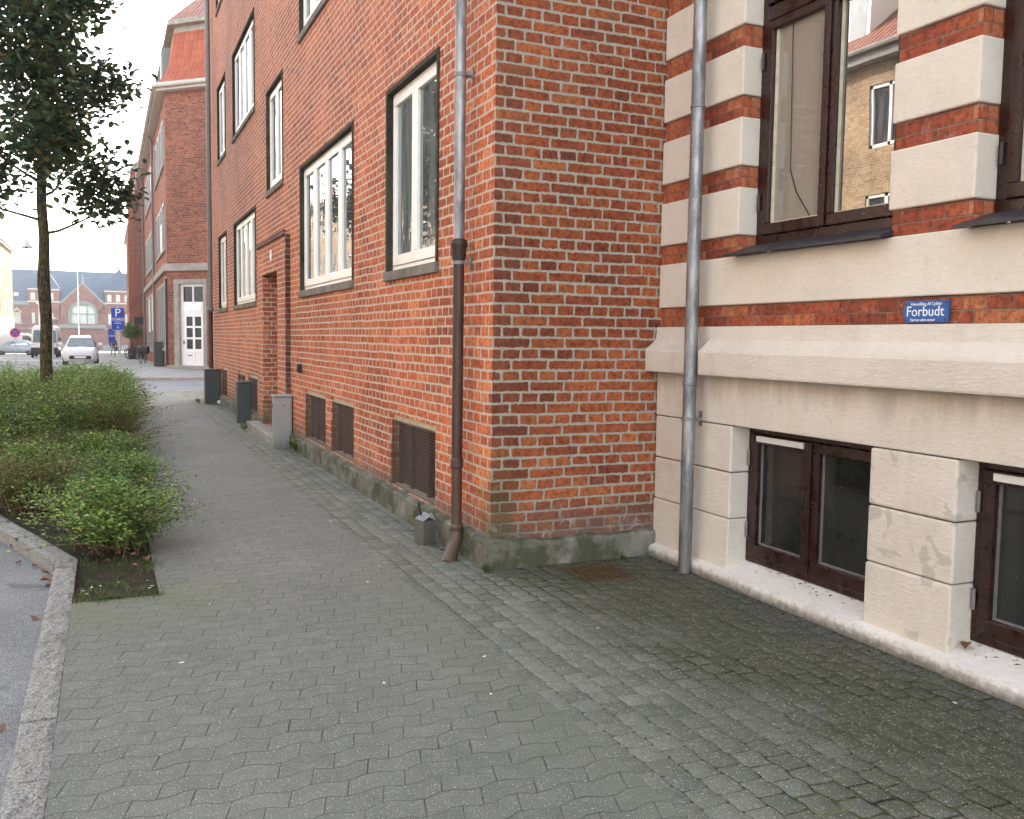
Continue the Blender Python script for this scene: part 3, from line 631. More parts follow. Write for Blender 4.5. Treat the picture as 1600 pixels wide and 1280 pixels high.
def window(root, P, T, Nn, a0, a1, z0, z1, n, surround=True, frame='white_paint', gl='glass', sur='stone_dark', depth=.040, fw=.064, sill=True, hing=True, split=None):
    """window part with surround, frame, sashes and glass; panels get slightly different tilts"""
    f = MB()
    s = SUR if surround else 0
    if surround:
        for (a, b, c, d) in ((a0, a1, z1-s, z1), (a0, a0+s, z0+.075, z1-s), (a1-s, a1, z0+.075, z1-s)): f.obox(P, T, Nn, a, b, -.11, .012, c, d)
        o = f.build('window', sur, root, bevel=.004)
        sl = MB(); sl.obox(P, T, Nn, a0-.01, a1+.01, -.11, .03, z0, z0+.075); sl.build('sill', 'stone_sill', o, bevel=.006)
        fr = MB()
    else:
        o = None; fr = f
    A0, A1, Z0, Z1 = a0+s, a1-s, z0+(.075 if surround else 0), z1-s
    d0, d1 = -depth-.05, -depth
    for (a, b, c, d) in ((A0, A1, Z1-.035, Z1), (A0, A1, Z0, Z0+.045), (A0, A0+.035, Z0+.045, Z1-.035), (A1-.035, A1, Z0+.045, Z1-.035)): fr.obox(P, T, Nn, a, b, d0, d1, c, d)
    wd = (A1-A0-.07)/n
    for i in range(1, n):
        if i % 2 == 0 or n == 3: fr.obox(P, T, Nn, A0+.035+wd*i-.012, A0+.035+wd*i+.012, d0, d1, Z0+.045, Z1-.035)
    fo = fr.build('frame' if o else 'window', frame, o or root, bevel=.004)
    o = o or fo
    for i in range(n):
        sa, sb = A0+.035+wd*i+.004, A0+.035+wd*(i+1)-.004; sz0, sz1 = Z0+.048, Z1-.038
        sh = MB(); e0, e1 = -depth-.035, -depth+.012
        for (a, b, c, d) in ((sa, sb, sz1-fw, sz1), (sa, sb, sz0, sz0+fw*1.25), (sa, sa+fw, sz0+fw*1.25, sz1-fw), (sb-fw, sb, sz0+fw*1.25, sz1-fw)): sh.obox(P, T, Nn, a, b, e0, e1, c, d)
        if split: zc = sz0+(sz1-sz0)*split; sh.obox(P, T, Nn, sa+fw, sb-fw, e0, e1, zc-.02, zc+.02)
        so_ = sh.build('sash', frame, o, bevel=.005)
        g = MB(); tl = random.uniform(-.0015, .0015); tz = random.uniform(-.001, .001); gd = -depth-.012
        q = lambda a, z, d: tuple((Vector(P)+Vector(T)*a+Vector(Nn)*d)[:2]) + (z,)
        quad = [q(sa+fw-.003, sz0+fw, gd+tl), q(sb-fw+.003, sz0+fw, gd-tl), q(sb-fw+.003, sz1-fw+.003, gd-tl+tz), q(sa+fw-.003, sz1-fw+.003, gd+tl+tz)]
        if Vector(T).cross(Vector((0,0,1))).dot(Vector(Nn)) < 0: quad = quad[::-1]
        g.quad(*quad); g.build('glass', gl[i % len(gl)] if isinstance(gl, (list, tuple)) else gl, o)
    return o
for (a, b, z0, z1, n) in wins:
    wo = window(RB, (0,0,0), T_, N_, a, b, z0, z1, n, gl=['glass', 'glass_curtain'] if n == 2 else ['glass','glass','glass_curtain','glass'])
    for k in (.2, .5, .82):
        hb = MB(); zz = z0+.1+(z1-z0-.2)*k; hb.obox((0,0,0), T_, N_, b-SUR-.02, b-SUR-.002, -.052, -.035, zz, zz+.06)
        hb.build('hinge', 'dark_metal', wo)
        if n == 4: m = (a+b)/2; hb = MB(); hb.obox((0,0,0), T_, N_, m-.01, m+.01, -.05, -.035, zz, zz+.06); hb.build('hinge', 'dark_metal', wo)
def grille(root, a0, a1, z0, z1):
    g = MB(); x = -.0
    P = (0,0,0)
    fr = MB(); fr.obox(P, T_, N_, a0, a1, -.10, -.03, z1-.055, z1)
    fo = fr.build('cellar_window', 'cream_strip', root); fr = MB(); fr.obox(P, T_, N_, a0, a1, -.10, -.02, z0, z0+.012); fr.build('sill', 'cream_strip', fo)
    b = MB(); b.obox(P, T_, N_, a0, a1, -.13, -.10, z0, z1)
    for t in (.0, .31, .68, .95): aa = a0+(a1-a0)*t; b.obox(P, T_, N_, aa, aa+.045, -.10, -.07, z0+.012, z1-.055)
    b.build('window_pane', 'inner_brown', fo)
    k = 0
    z = z0+.02
    while z < z1-.04:
        w0 = random.uniform(-.002,.002); g.tube([(.018, a0+.015, z), (.014+w0, (a0+a1)/2, z+random.uniform(-.003,.003)), (.018, a1-.015, z)], .0018, 4); z += .0225
    a = a0+.02
    while a < a1-.01:
        g.tube([(.0165, a, z0+.015), (.0165, a+random.uniform(-.004,.004), z1-.05)], .0014, 4); a += .026
    g.tube([(.018,a0+.012,z0+.012),(.018,a0+.012,z1-.05),(.018,a1-.012,z1-.05),(.018,a1-.012,z0+.012),(.018,a0+.012,z0+.012)], .006, 6)
    g.build('grille', 'wire_mesh', fo)
for c in cell: grille(RB, *c)
# door, step, handle, letter box
mb = MB(); mb.box(.175, .215, 7.19, 8.42, .12, 2.24)
for (a, b, c, d) in ((7.26,7.36,.2,2.2), (8.25,8.35,.2,2.2), (7.36,8.25,.2,.38), (7.36,8.25,2.08,2.2)): mb.box(.15, .178, a, b, c, d)
dr = mb.build('door', 'inner_brown', RB, bevel=.004)
mb = MB(); mb.tube([(.14,7.45,.95),(.11,7.45,.98),(.11,7.45,1.32),(.14,7.45,1.35)], .013, 8); mb.build('handle', 'zinc', dr, smooth=True)
mb = MB(); mb.box(.135, .15, 7.34, 7.44, 1.48, 1.78); mb.build('intercom_panel', 'black', dr)
mb = MB(); mb.box(-.22, .17, 6.62, 9.0, -.05, .115)
mb.build('doorstep', 'concrete', RB, bevel=.012)
mb = MB()
for i in range(14): mb.box(-.21, -.07, 6.66+i*.165, 6.795+i*.165, .1, .121)
mb.build('step_tile', 'stone_grey', RB, bevel=.003)
mb = MB(); mb.lathe([(.0,.0),(.05,.0),(.05,.012),(.0,.012)], n=14); o = mb.build('number_plate', 'white_paint', RB, smooth=False, loc=(-.075, 7.62, 2.46)); o.rotation_euler = (0, rad(90), 0); o.scale = (1.5, .85, 1)
mb = MB(); mb.box(-.05, -.0, 5.83, 5.93, .96, 1.06); mb.box(-.055,-.05,5.845,5.915,.975,1.045); mb.build('wall_vent', 'black', RB, bevel=.008)
# downpipes
def downpipe(root, x, y, r, z_split, top, foot=True, name='downpipe', upper='zinc', lower='rust', brackets=(1.9,3.35), back=.08, shoe=(-.085,-.09)):
    lo = MB()
    if foot:
        lo.tube([(x,y,z_split),(x,y,.22),(x,y,.17)], [r, r, r*1.0], 20)
        p = lo.build(name, lower, root, smooth=True)
        sh = MB(); sh.tube([(x,y,.20),(x,y,.13),(x+shoe[0]*.25,y+shoe[1]*.25,.075),(x+shoe[0]*.75,y+shoe[1]*.75,.02),(x+shoe[0],y+shoe[1],-.02)], [r*1.12,r*1.14,r*1.2,r*1.32,r*1.38], 20); sh.build('shoe', lower, p, smooth=True)
        cl = MB(); cl.lathe([(r*1.01,-.035),(r*1.18,-.03),(r*1.24,-.01),(r*1.15,0),(r*1.24,.01),(r*1.18,.03),(r*1.01,.035)], (x,y,.60), 20); cl.build('collar', lower, p, smooth=True); cl = MB(); cl.lathe([(r,.17),(r*1.3,.18),(r*1.3,.2),(r,.21)], (x,y,0), 20); cl.build('collar', lower, p, smooth=True)
        cp = MB(); cp.lathe([(r*1.05,-.09),(r*1.35,-.05),(r*1.38,.0),(r*1.55,.01),(r*1.55,.045),(r*1.1,.055)], (x,y,z_split), 20); cp.build('collar', lower, p, smooth=True)
    else:
        lo.tube([(x,y,0),(x,y,.62),(x-.004,y,.66),(x,y,.70),(x,y,z_split)], r, 20); p = lo.build(name, lower, root, smooth=True)
    up = MB(); up.tube([(x,y,z_split),(x,y,top)], r*1.0, 20)
    for zz in (z_split+.28, z_split+1.6, z_split+3.2):
        up.lathe([(r*1.0,-.01),(r*1.08,0),(r*1.0,.01)], (x,y,zz), 20)
    up.build('upper_pipe', upper, p, smooth=True)
    for zz in brackets:
        b = MB(); b.lathe([(r,-.012),(r*1.12,-.012),(r*1.12,.012),(r,.012)], (x,y,zz), 20); b.box(x+r, x+back, y-.006, y+.006, zz-.008, zz+.008); b.box(x+back-.006, x+back, y-.012, y+.012, zz-.045, zz+.045); b.box(x+r*.6, x+r*1.6, y-r*1.3, y-r*.9, zz-.008, zz+.008)
        b.build('bracket', 'zinc_plain', p)
    return p
downpipe(RB, -.085, .36, .0345, 1.95, EAVE, brackets=(1.86, 3.0, 5.5))
p = MB(); p.tube([(-.09,15.3,.0),(-.09,15.3,1.9)], .045, 12); p = p.build('downpipe', 'rust', RB, smooth=True)
q = MB(); q.tube([(-.09,15.3,1.9),(-.09,15.3,EAVE)], .05, 12); q.lathe([(.045,-.05),(.07,-.04),(.07,.03),(.05,.04)], (-.09,15.3,1.93), 12); q.build('upper_pipe', 'zinc_plain', p, smooth=True)
mb = MB()
for a, b in (((-.55,EAVE-.02),(4.5,14.2)), ((9.55,EAVE-.02),(4.5,14.2))):
    A, B = [(a[0],-.15,a[1]), (a[0],15.9,a[1])], [(b[0],-.15,b[1]), (b[0],15.9,b[1])]
    mb.quad(A[0], B[0], B[1], A[1]) if a[0] > 4 else mb.quad(A[1], B[1], B[0], A[0])
mb.build('roof', 'tile', RB)
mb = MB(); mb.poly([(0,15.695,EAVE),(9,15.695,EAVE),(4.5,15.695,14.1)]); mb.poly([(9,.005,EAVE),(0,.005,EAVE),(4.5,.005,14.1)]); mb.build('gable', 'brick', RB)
mb = MB(); mb.box(-.45, 0, 0, 15.7, EAVE-.12, EAVE-.03); mb.tube([(-.52,-.1,EAVE-.06),(-.52,15.8,EAVE-.06)], .07, 10); mb.build('gutter', 'white_paint', RB)

# ================================================================ CREAM BANDED HOUSE
CB = thing('cream_banded_house', 'cream rendered house with narrow red brick bands and dark brown windows', 'building', (0,0,0))
XW = 1.15; YS = -14.0; YN = -.012
P1, T1, N1 = (XW,0,0), (0,-1,0), (-1,0,0)       # a = -y
up_w = [(.80,1.88), (2.33,3.41), (3.86,4.94), (5.39,6.47), (6.92,8.0)]
lo_w = [(.80,1.84), (2.32,3.38), (3.86,4.92), (5.39,6.45)]
piers_up = [(.012,.80)] + [(up_w[i][1], up_w[i+1][0]) for i in range(4)] + [(8.0,14.0)]
piers_lo = [(.012,.80)] + [(lo_w[i][1], lo_w[i+1][0]) for i in range(3)] + [(6.45,14.0)]
# brick core of the pillars and bands, set 18 mm back behind the render
mb = MB(); Pc = (XW+.018,0,0)
def local_uv_wall(a0, a1, zb0, zb1, d=.0, reveal=True):
    q = lambda a, z, dd=0: (XW+.018+dd, -a, z)
    mb.quad(q(a0,zb0), q(a1,zb0), q(a1,zb1), q(a0,zb1), uv=[(a0,0), (a1,0), (a1,zb1-zb0), (a0,zb1-zb0)])
    if reveal:
        mb.quad(q(a1,zb0), q(a1,zb0,.2), q(a1,zb1,.2), q(a1,zb1), uv=[(0,0), (.2,0), (.2,zb1-zb0), (0,zb1-zb0)])
        mb.quad(q(a0,zb0,.2), q(a0,zb0), q(a0,zb1), q(a0,zb1,.2), uv=[(0,0), (.2,0), (.2,zb1-zb0), (0,zb1-zb0)])
local_uv_wall(.012, 14, 1.478, 1.60, reveal=False)
TOPZ = 5.1
bands = []; z = 1.872
while z < TOPZ: bands.append((z, z+.12)); z += .385
for a, b in piers_up:
    for z0, z1 in bands: local_uv_wall(a+(.0 if a < .1 else .012), b-(.012 if b < 13 else 0), z0-.003, z1+.003)
mb.build('brick_band', 'brick_band', CB)
for a, b in piers_up:
    for (z0, z1) in bands: blk = MB(); blk.obox(P1, T1, N1, a, b, -.17, random.uniform(-.002,.002), z1, z1+.265); blk.build('quoin_block', 'render', CB, bevel=.008)
mb = MB(); mb.obox(P1, T1, N1, .012, 14, -.17, 0, 1.60, 1.872); mb.build('upper_render_band', 'render', CB, bevel=.007)
mb = MB(); mb.obox(P1, T1, N1, .012, 14, -.3, 0, TOPZ+.1, 9.2); mb.quad((XW+.3,.0-.012,0),(9,-.012,0),(9,-.012,9.2),(XW+.3,-.012,9.2)); mb.quad((XW+.3,-14,0),(9,-14,0),(9,-14,9.2),(XW+.3,-14,9.2)); mb.build('upper_wall', 'render', CB)
mb = MB(); mb.quad((XW-.5,.0,9.2),(XW-.5,-14,9.2),(5,-14,13),(5,0,13)); mb.quad((9.5,-14,9.2),(9.5,0,9.2),(5,0,13),(5,-14,13)); mb.build('roof', 'tile_old', CB)
# string course (moulded ledge), interrupted behind the downpipe
led = MB()
def prof(a0, a1, pr, mbx, mi=0):
    L = [(XW-d, -a0, z) for d, z in pr]; R = [(XW-d, -a1, z) for d, z in pr]
    for i in range(len(pr)-1): mbx.quad(L[i], R[i], R[i+1], L[i+1], mi)
    mbx.poly(L[::-1], mi); mbx.poly(R, mi)
LP = [(-.1,1.195),(.078,1.195),(.082,1.205),(.085,1.325),(.078,1.34),(.022,1.385),(.008,1.40),(0,1.478),(-.1,1.478)]
prof(-.03, .44, LP, led); prof(.575, 14, LP, led); prof(.44, .575, [(-.1,1.195),(.0,1.195),(.0,1.478),(-.1,1.478)], led)
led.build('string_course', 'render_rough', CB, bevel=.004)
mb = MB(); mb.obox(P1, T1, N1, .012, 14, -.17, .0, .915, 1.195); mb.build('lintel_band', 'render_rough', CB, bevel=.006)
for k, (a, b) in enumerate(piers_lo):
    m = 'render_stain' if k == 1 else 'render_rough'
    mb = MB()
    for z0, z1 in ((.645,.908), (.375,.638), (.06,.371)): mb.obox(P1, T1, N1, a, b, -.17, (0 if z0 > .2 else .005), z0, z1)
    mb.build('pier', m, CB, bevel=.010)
    mb = MB(); mb.obox(P1, T1, N1, a+.012, b-.012, -.16, -.012, .1, .92); mb.build('pier_joint', 'plinth', CB)
# base course with sloping top running into the cellar window sills
bs = MB()
def base(a0, a1, deep):
    pr = [(.052,-.1),(.055,.045),(.048,.066),(-deep,.087 if deep < .1 else .13),(-deep,-.1)]
    n = max(1, int((a1-a0)/.15))
    for i in range(n):
        s, e = a0+(a1-a0)*i/n, a0+(a1-a0)*(i+1)/n
        L = [(XW-d, -s, z) for d, z in pr]; R = [(XW-d, -e, z) for d, z in pr]
        for j in range(4): bs.quad(L[j], R[j], R[j+1], L[j+1])
for a, b in piers_lo: base(a-(.03 if a < .1 else 0), b, .02)
for a, b in lo_w: base(a, b, .16)
bs.build('base_course', 'render_base', CB)
mb = MB()
for a, b in lo_w: mb.obox((XW+.17,0,0), T1, N1, a-.02, b+.02, -.1, -.05, 0, .95)
for a, b in up_w: mb.obox((XW+.2,0,0), T1, N1, a-.02, b+.02, -.1, -.05, 1.8, 5.3)
mb.build('inner_wall', 'inner_brown', CB)
def brown_window(a0, a1, z0, z1, depth, fwo, fwi, gl, cellar):
    P = P1; f = MB()
    for (a, b, c, d) in ((a0,a1,z1-fwo,z1), (a0,a1,z0,z0+fwo*1.1), (a0,a0+fwo,z0+fwo*1.1,z1-fwo), (a1-fwo,a1,z0+fwo*1.1,z1-fwo)): f.obox(P, T1, N1, a, b, -depth-.06, -depth, c, d)
    o = f.build('window', 'wood', CB, bevel=.004)
    zt = z1-fwo
    if not cellar:
        tr = MB(); tr.obox(P, T1, N1, a0+fwo, a1-fwo, -depth-.055, -depth+.01, 3.15, 3.23); tr.obox(P, T1, N1, a0+fwo, a1-fwo, -depth-.05, -depth+.03, 3.235, 3.26); tr.build('transom', 'wood', o, bevel=.006); zt = 3.15
    m = (a0+a1)/2
    for i, (s, e) in enumerate(((a0+fwo+.003, m-.004), (m+.004, a1-fwo-.003))):
        levels = [(z0+fwo*1.1+.003, zt-.003)] + ([(3.263, z1-fwo-.003)] if not cellar else [])
        for (c0, c1) in levels:
            sh = MB(); e0, e1 = -depth-.04, -depth+.008
            for (a, b, c, d) in ((s,e,c1-fwi,c1), (s,e,c0,c0+fwi*1.35), (s,s+fwi,c0+fwi*1.35,c1-fwi), (e-fwi,e,c0+fwi*1.35,c1-fwi)): sh.obox(P, T1, N1, a, b, e0, e1, c, d)
            if i == 0: sh.obox(P, T1, N1, m-.018, m+.012, e1, e1+.014, c0, c1)
            sh.build('sash', 'wood', o, bevel=.005)
            if not cellar:
                bd = MB()
                for (a, b, c, d) in ((s+fwi,s+fwi+.012,c0+fwi*1.35,c1-fwi), (e-fwi-.006,e-fwi,c0+fwi*1.35,c1-fwi), (s+fwi+.012,e-fwi-.006,c0+fwi*1.35,c0+fwi*1.35+.008)): bd.obox(P, T1, N1, a, b, -depth-.032, -depth-.018, c, d)
                bd.build('glazing_bead', 'cream_strip', o)
            else:
                bd = MB()
                for (a, b, c, d) in ((s+fwi,s+fwi+.010,c0+fwi*1.35,c1-fwi), (s+fwi+.01,e-fwi,c0+fwi*1.35,c0+fwi*1.35+.009)): bd.obox(P, T1, N1, a, b, -depth-.028, -depth-.018, c, d)
                bd.build('glazing_bead', 'zinc_plain', o)
                if i == 0:
                    v = MB(); v.obox(P, T1, N1, s+fwi*.9, e-fwi*.9, -depth+.008, -depth+.018, c1-fwi*.75, c1-fwi*.15); v.build('vent_strip', 'white_gloss', o, bevel=.003)
            g = MB(); gd = -depth-.03
            g.quad(*[(XW-gd, -a, z) for a, z in ((s+fwi-.003,c0+fwi), (e-fwi+.003,c0+fwi), (e-fwi+.003,c1-fwi+.003), (s+fwi-.003,c1-fwi+.003))]); g.build('glass', gl[i], o)
    for zz in ((z0+.14, z1-.22) if cellar else (z0+.2, 2.9)): hg = MB(); hg.tube([(XW+depth-.012, -a0-fwo*.55, zz), (XW+depth-.012, -a0-fwo*.55, zz+.09)], .008, 8); hg.build('hinge', 'zinc_plain' if cellar else 'dark_metal', o)
    return o
for i, (a, b) in enumerate(up_w): brown_window(a, b, 1.93, TOPZ-.02, .125, .05, .045, ('glass_parlour', 'glass_parlour2'), False)
for i, (a, b) in enumerate(lo_w): brown_window(a, b, .125, .905, .125, .032, .055, ('glass_cellar', 'glass_cellar'), True)
for a, b in up_w:       # slate sills
    mb = MB(); x0, x1 = XW-.075, XW+.14
    L = [(x1,-a+.0,1.945), (x0,-a+.035,1.878), (x0,-a+.035,1.864), (x1,-a+.0,1.90)]; R = [(x1,-b-.0,1.945), (x0,-b-.035,1.878), (x0,-b-.035,1.864), (x1,-b,1.90)]
    for i in range(4): mb.quad(L[i], R[i], R[(i+1)%4], L[(i+1)%4])
    mb.poly(L); mb.poly(R[::-1]); mb.build('slate_sill', 'slate', CB)
dp = downpipe(CB, XW-.088, -.505, .039, 2.08, 9.2, foot=False, lower='zinc', brackets=(.93, 3.9), back=.088)
mb = MB(); mb.lathe([(.039,-.012),(.044,-.01),(.044,.0),(.039,.004)], (XW-.088,-.505,2.75), 20); mb.build('seam_ring', 'zinc', dp, smooth=True); mb = MB(); mb.lathe([(.039,-.01),(.045,-.008),(.045,.0),(.039,.004)], (XW-.088,-.505,1.14), 20); mb.build('seam_ring', 'zinc', dp, smooth=True)
# blind cord behind the first parlour pane
mb = MB(); xx = XW+.15; mb.tube([(xx,-1.02,3.1),(xx,-1.04,2.32)], .0022, 5); mb.tube([(xx,-1.04,2.32),(xx,-1.09,2.20),(xx,-1.20,2.06)], .003, 5); mb.build('blind_cord', 'black', CB)

# sign with lettering
def text_mesh(txt, size, name, mat, parent, mtx, ext=.0006, shear=0, align='CENTER'):
    c = bpy.data.curves.new('t', 'FONT'); c.body = txt; c.size = size; c.align_x = align; c.align_y = 'CENTER'; c.extrude = ext; c.shear = shear; c.resolution_u = 3
    o = bpy.data.objects.new('t', c); COL.objects.link(o); dg = bpy.context.evaluated_depsgraph_get(); dg.update()
    me = bpy.data.meshes.new_from_object(o.evaluated_get(dg)); bpy.data.objects.remove(o)
    me.materials.clear(); me.materials.append(M[mat]); n = bpy.data.objects.new(name, me); COL.objects.link(n); n.matrix_world = mtx
    if parent: n.parent = parent; n.matrix_parent_inverse = Matrix.Identity(4)
    return n
SG = thing('bicycle_ban_sign', 'small blue enamel sign reading Forbudt on the brick band of the cream house', 'sign', (XW+.008, -2.118, 1.533))
mb = MB(); w2, h2 = .118, .0475
out = [(-w2+.004,-h2+.012),(-w2+.012,-h2),(w2-.004,-h2),(w2,-h2+.004),(w2,h2-.004),(w2-.004,h2),(-w2+.012,h2),(-w2+.004,h2-.01),(-w2+.006,h2-.02),(-w2,h2-.03),(-w2,-h2+.03),(-w2+.006,-h2+.02)]
k = len(out); F = [(-.012,-a,z) for a, z in out]; B = [(0,-a,z) for a, z in out]
mb.poly(F); mb.poly(B[::-1])
for i in range(k): mb.quad(F[i], B[i], B[(i+1)%k], F[(i+1)%k])
mb.build('plate', 'sign_blue', SG)
R_ = Matrix(((0,0,-1,0),(-1,0,0,0),(0,1,0,0),(0,0,0,1)))
for t, sz, dz, da in (('Henstilling Af Cykler', .0195, .032, .004), ('Forbudt', .062, -.001, -.002), ('Fjernes uden ansvar', .0165, -.0365, -.012)):
    mtx = Matrix.Translation((-.0125, -da, dz)) @ R_; text_mesh(t, sz, 'lettering', 'white_letter', SG, mtx)
mb = MB()
for a, z in ((-.104,.034),(.106,.036),(.106,-.037),(-.104,-.037)): mb.tube([(-.0125,-a,z),(-.0155,-a,z)], .0035, 8)
mb.build('screw', 'dark_metal', SG)

# ================================================================ SMALL STREET THINGS
def cabinet_obj(label, loc, w_, d_, h_, mat, roof=.03):
    t = thing('utility_cabinet', label, 'utility cabinet', loc, 0, None)
    b = MB(); b.box(-d_/2, d_/2, -w_/2, w_/2, -.02, h_-roof); b.build('body', mat, t, bevel=.008)
    r = MB(); r.box(-d_/2-.012, d_/2+.012, -w_/2-.012, w_/2+.012, h_-roof, h_); r.build('lid', mat, t, bevel=.012)
    d = MB(); d.box(-d_/2+.02, d_/2-.02, -w_/2-.006, -w_/2-.0005, .06, h_-roof-.03); d.build('door', mat, t, bevel=.003)
    l = MB(); l.tube([(d_*.05,-w_/2-.004,h_-roof-.10),(d_*.05,-w_/2-.012,h_-roof-.10)], .008, 10); l.box(-d_/2-.008, -d_/2-.001, w_*.05, w_*.15, h_-.16, h_-.11); l.build('lock', 'black', t)
    return t
c1 = cabinet_obj('light grey street cabinet beside the doorstep, nearest of three along the brick wall', (-.125, 6.50, 0), .17, .22, .66, 'cab_grey')
cabinet_obj('dark green-grey street cabinet in the middle, at the far end of the doorstep', (-.13, 9.98, 0), .22, .21, .66, 'cab_dark')
cabinet_obj('dark grey street cabinet farthest along the footway, by the far downpipe', (-.16, 14.40, 0), .26, .30, .70, 'cab_dark')
mb = MB(); mb.box(-.005, .10, -.16, -.158, .10, .50); 
# drain grate
GR = thing('drain_grate', 'square rusty iron drain grate in the setts in front of the brick side wall', 'drain grate', (.56, -.345, .002), rad(-4))
mb = MB()
for (a,b,c,d) in ((-.16,.16,-.165,-.145),(-.16,.16,.145,.165),(-.16,-.14,-.145,.145),(.14,.16,-.145,.145)): mb.box(a,b,c,d,-.02,.007)
mb.build('frame', 'grate', GR)
mb = MB()
for i in range(12): x = -.135+i*.0245; mb.box(x-.004, x+.004, -.145, .145, -.012, .004)
for i in range(11): y = -.128+i*.0255; mb.box(-.14, .14, y-.003, y+.003, -.012, .0035)
mb.build('bars', 'grate', GR)
mb = MB(); mb.box(-.15,.15,-.15,.15,-.02,-.0015); mb.build('pit', 'soil', GR)
M['tin'] = cabinet('dull_tin', (0.13,0.12,0.105))
# dented grey tin with a black rod
TN = thing('metal_tin', 'dented grey square tin with a black rod sticking out, standing by the brown downpipe', 'tin', (-.155, .78, 0), rad(20))
mb = MB(); s = .05
for zz, k in ((0,1),): pass
v = [(-s,-s,0),(s,-s,0),(s,s,0),(-s,s,0),(-s*1.05,-s,.165),(s*1.02,-s*1.05,.16),(s,s,.15),(-s*.95,s*1.05,.17)]
mb.v += v; mb.f += [(0,3,2,1),(0,1,5,4),(1,2,6,5),(2,3,7,6),(3,0,4,7)]; mb.m += [0]*5
o = mb.build('body', 'tin', TN); sm = o.modifiers.new('solid','SOLIDIFY'); sm.thickness = .004
mb = MB(); mb.quad((-s*1.04,-s,.165),(0,-s*1.3,.20),(s*.2,s*.4,.215),(-s,s,.17)); mb.quad((s,-s,.16),(s*1.2,0,.2),(s*.3,s*.9,.19),(s,s,.15)); o = mb.build('torn_lid', 'zinc_plain', TN); sm = o.modifiers.new('solid','SOLIDIFY'); sm.thickness = .003
mb = MB(); mb.tube([(.02,.0,.03),(-.02,.02,.20),(-.035,.03,.285)], .006, 8); mb.build('rod', 'black', TN)
tag(TN, None)
CUP = thing('paper_cup', 'white paper cup lying on the footway beside the farthest dark cabinet', 'litter', (-.05, 14.05, .045), rad(40))
mb = MB(); mb.lathe([(.028,-.05),(.033,-.045),(.042,.045),(.045,.05)], n=16); o = mb.build('cup', 'paper', CUP, smooth=True); o.rotation_euler = (rad(88), 0, 0)

# ---------------------------------------------------------------- foliage
def leaf_faces(mb, p, d, up, L, W, fold=.25):
    """one leaf: six points, folded on the midrib"""
    s = d.cross(up); s = s.normalized() if s.length > 1e-5 else Vector((1,0,0)); n_ = s.cross(d).normalized()
    k = len(mb.v); e = n_*W*fold
    mb.v += [tuple(p), tuple(p+d*L*.45+s*W*.5+e), tuple(p+d*L*.8+s*W*.32+e*.6), tuple(p+d*L), tuple(p+d*L*.8-s*W*.32+e*.6), tuple(p+d*L*.45-s*W*.5+e)]
    mb.f += [(k,k+1,k+2,k+3), (k,k+3,k+4,k+5)]; mb.m += [0,0]
def shrub_variant(seed, R=.62, H=.55, ntw=95, nl=34, ls=.026):
    r = random.Random(seed); lv = MB(); tw = MB()
    for i in range(ntw):
        az = r.uniform(0, 2*PI); b = Vector((r.gauss(0,.10), r.gauss(0,.10), 0)); reach = R*r.uniform(.15,1.0)*(1 if r.random() > .08 else 1.22); h = H*r.uniform(.5,1.08)*(1-.35*(reach/R)**2)
        end = b + Vector((math.cos(az)*reach, math.sin(az)*reach, h*.86)); mid = b + Vector((math.cos(az)*reach*.32, math.sin(az)*reach*.32, h*.75))
        side = Vector((-math.sin(az), math.cos(az), 0))*r.uniform(-.12,.12)
        pts = []
        for t in np.linspace(0, 1, 9): pts.append(b*(1-t)**2 + (mid+side)*2*t*(1-t) + end*t*t + Vector((0,0,-.05*t*t*r.random())))
        if i % 2 == 0: tw.tube(pts[::2], [.004,.0035,.0028,.002,.001], 4)
        for k in range(nl):
            t = .12 + .88*(k+.5)/nl; f = t*8; i0 = min(7, int(f)); p = pts[i0].lerp(pts[i0+1], f-i0); d0 = (pts[i0+1]-pts[i0]).normalized()
            if r.random() < .55: p = p + Vector((r.uniform(-1,1), r.uniform(-1,1), r.uniform(-.6,.8)))*.07
            sd = d0.cross(Vector((0,0,1))); sd = sd.normalized() if sd.length > 1e-4 else Vector((1,0,0))
            d = (d0*.5 + sd*(1 if k % 2 else -1) + Vector((r.uniform(-.5,.5), r.uniform(-.5,.5), r.uniform(-.25,.45)))).normalized()
            L = ls*r.uniform(.6,1.25); leaf_faces(lv, p, d, Vector((r.uniform(-.4,.4), r.uniform(-.4,.4), 1)), L, L*.68)
    return lv, tw
def shrub(label, loc, rz, variant, group=None, mat='shrub_leaf', sc=1.0):
    t = thing('low_shrub', label, 'shrub', loc, rz, group); t.scale = (sc, sc, sc*random.uniform(.92,1.05))
    lo = bpy.data.objects.new('leaves', variant[0]); COL.objects.link(lo); lo.parent = t
    to = bpy.data.objects.new('twigs', variant[1]); COL.objects.link(to); to.parent = t
    return t
def mk_variant(seed, mat, **kw):
    lv, tw = shrub_variant(seed, **kw); a = lv.build('leaves', mat, autouv=False); b = tw.build('twigs', 'twig', autouv=False)
    r = (a.data, b.data); bpy.data.objects.remove(a); bpy.data.objects.remove(b); return r
VN = [mk_variant(s, 'shrub_leaf', ntw=135, nl=34, ls=.031) for s in (1, 2)]; VB = mk_variant(5, 'shrub_leaf_brown', ntw=150, nl=38, ls=.026)
VF = [mk_variant(s, 'shrub_leaf', R=.80, H=.95, ntw=140, nl=30, ls=.038) for s in (11, 12, 13)]; VG = mk_variant(15, 'shrub_leaf_brown', R=.80, H=.92, ntw=140, nl=30, ls=.036)
shrub('leafy green shrub nearest the viewer, spilling over the bare soil and the pavers', (-2.06, 1.38, -.02), 0, VN[0], sc=1.0)
shrub('olive brown-tinged shrub leaning over the slanting kerb at the front of the bed', (-2.72, 3.0, -.02), 1.1, VB, sc=.95)
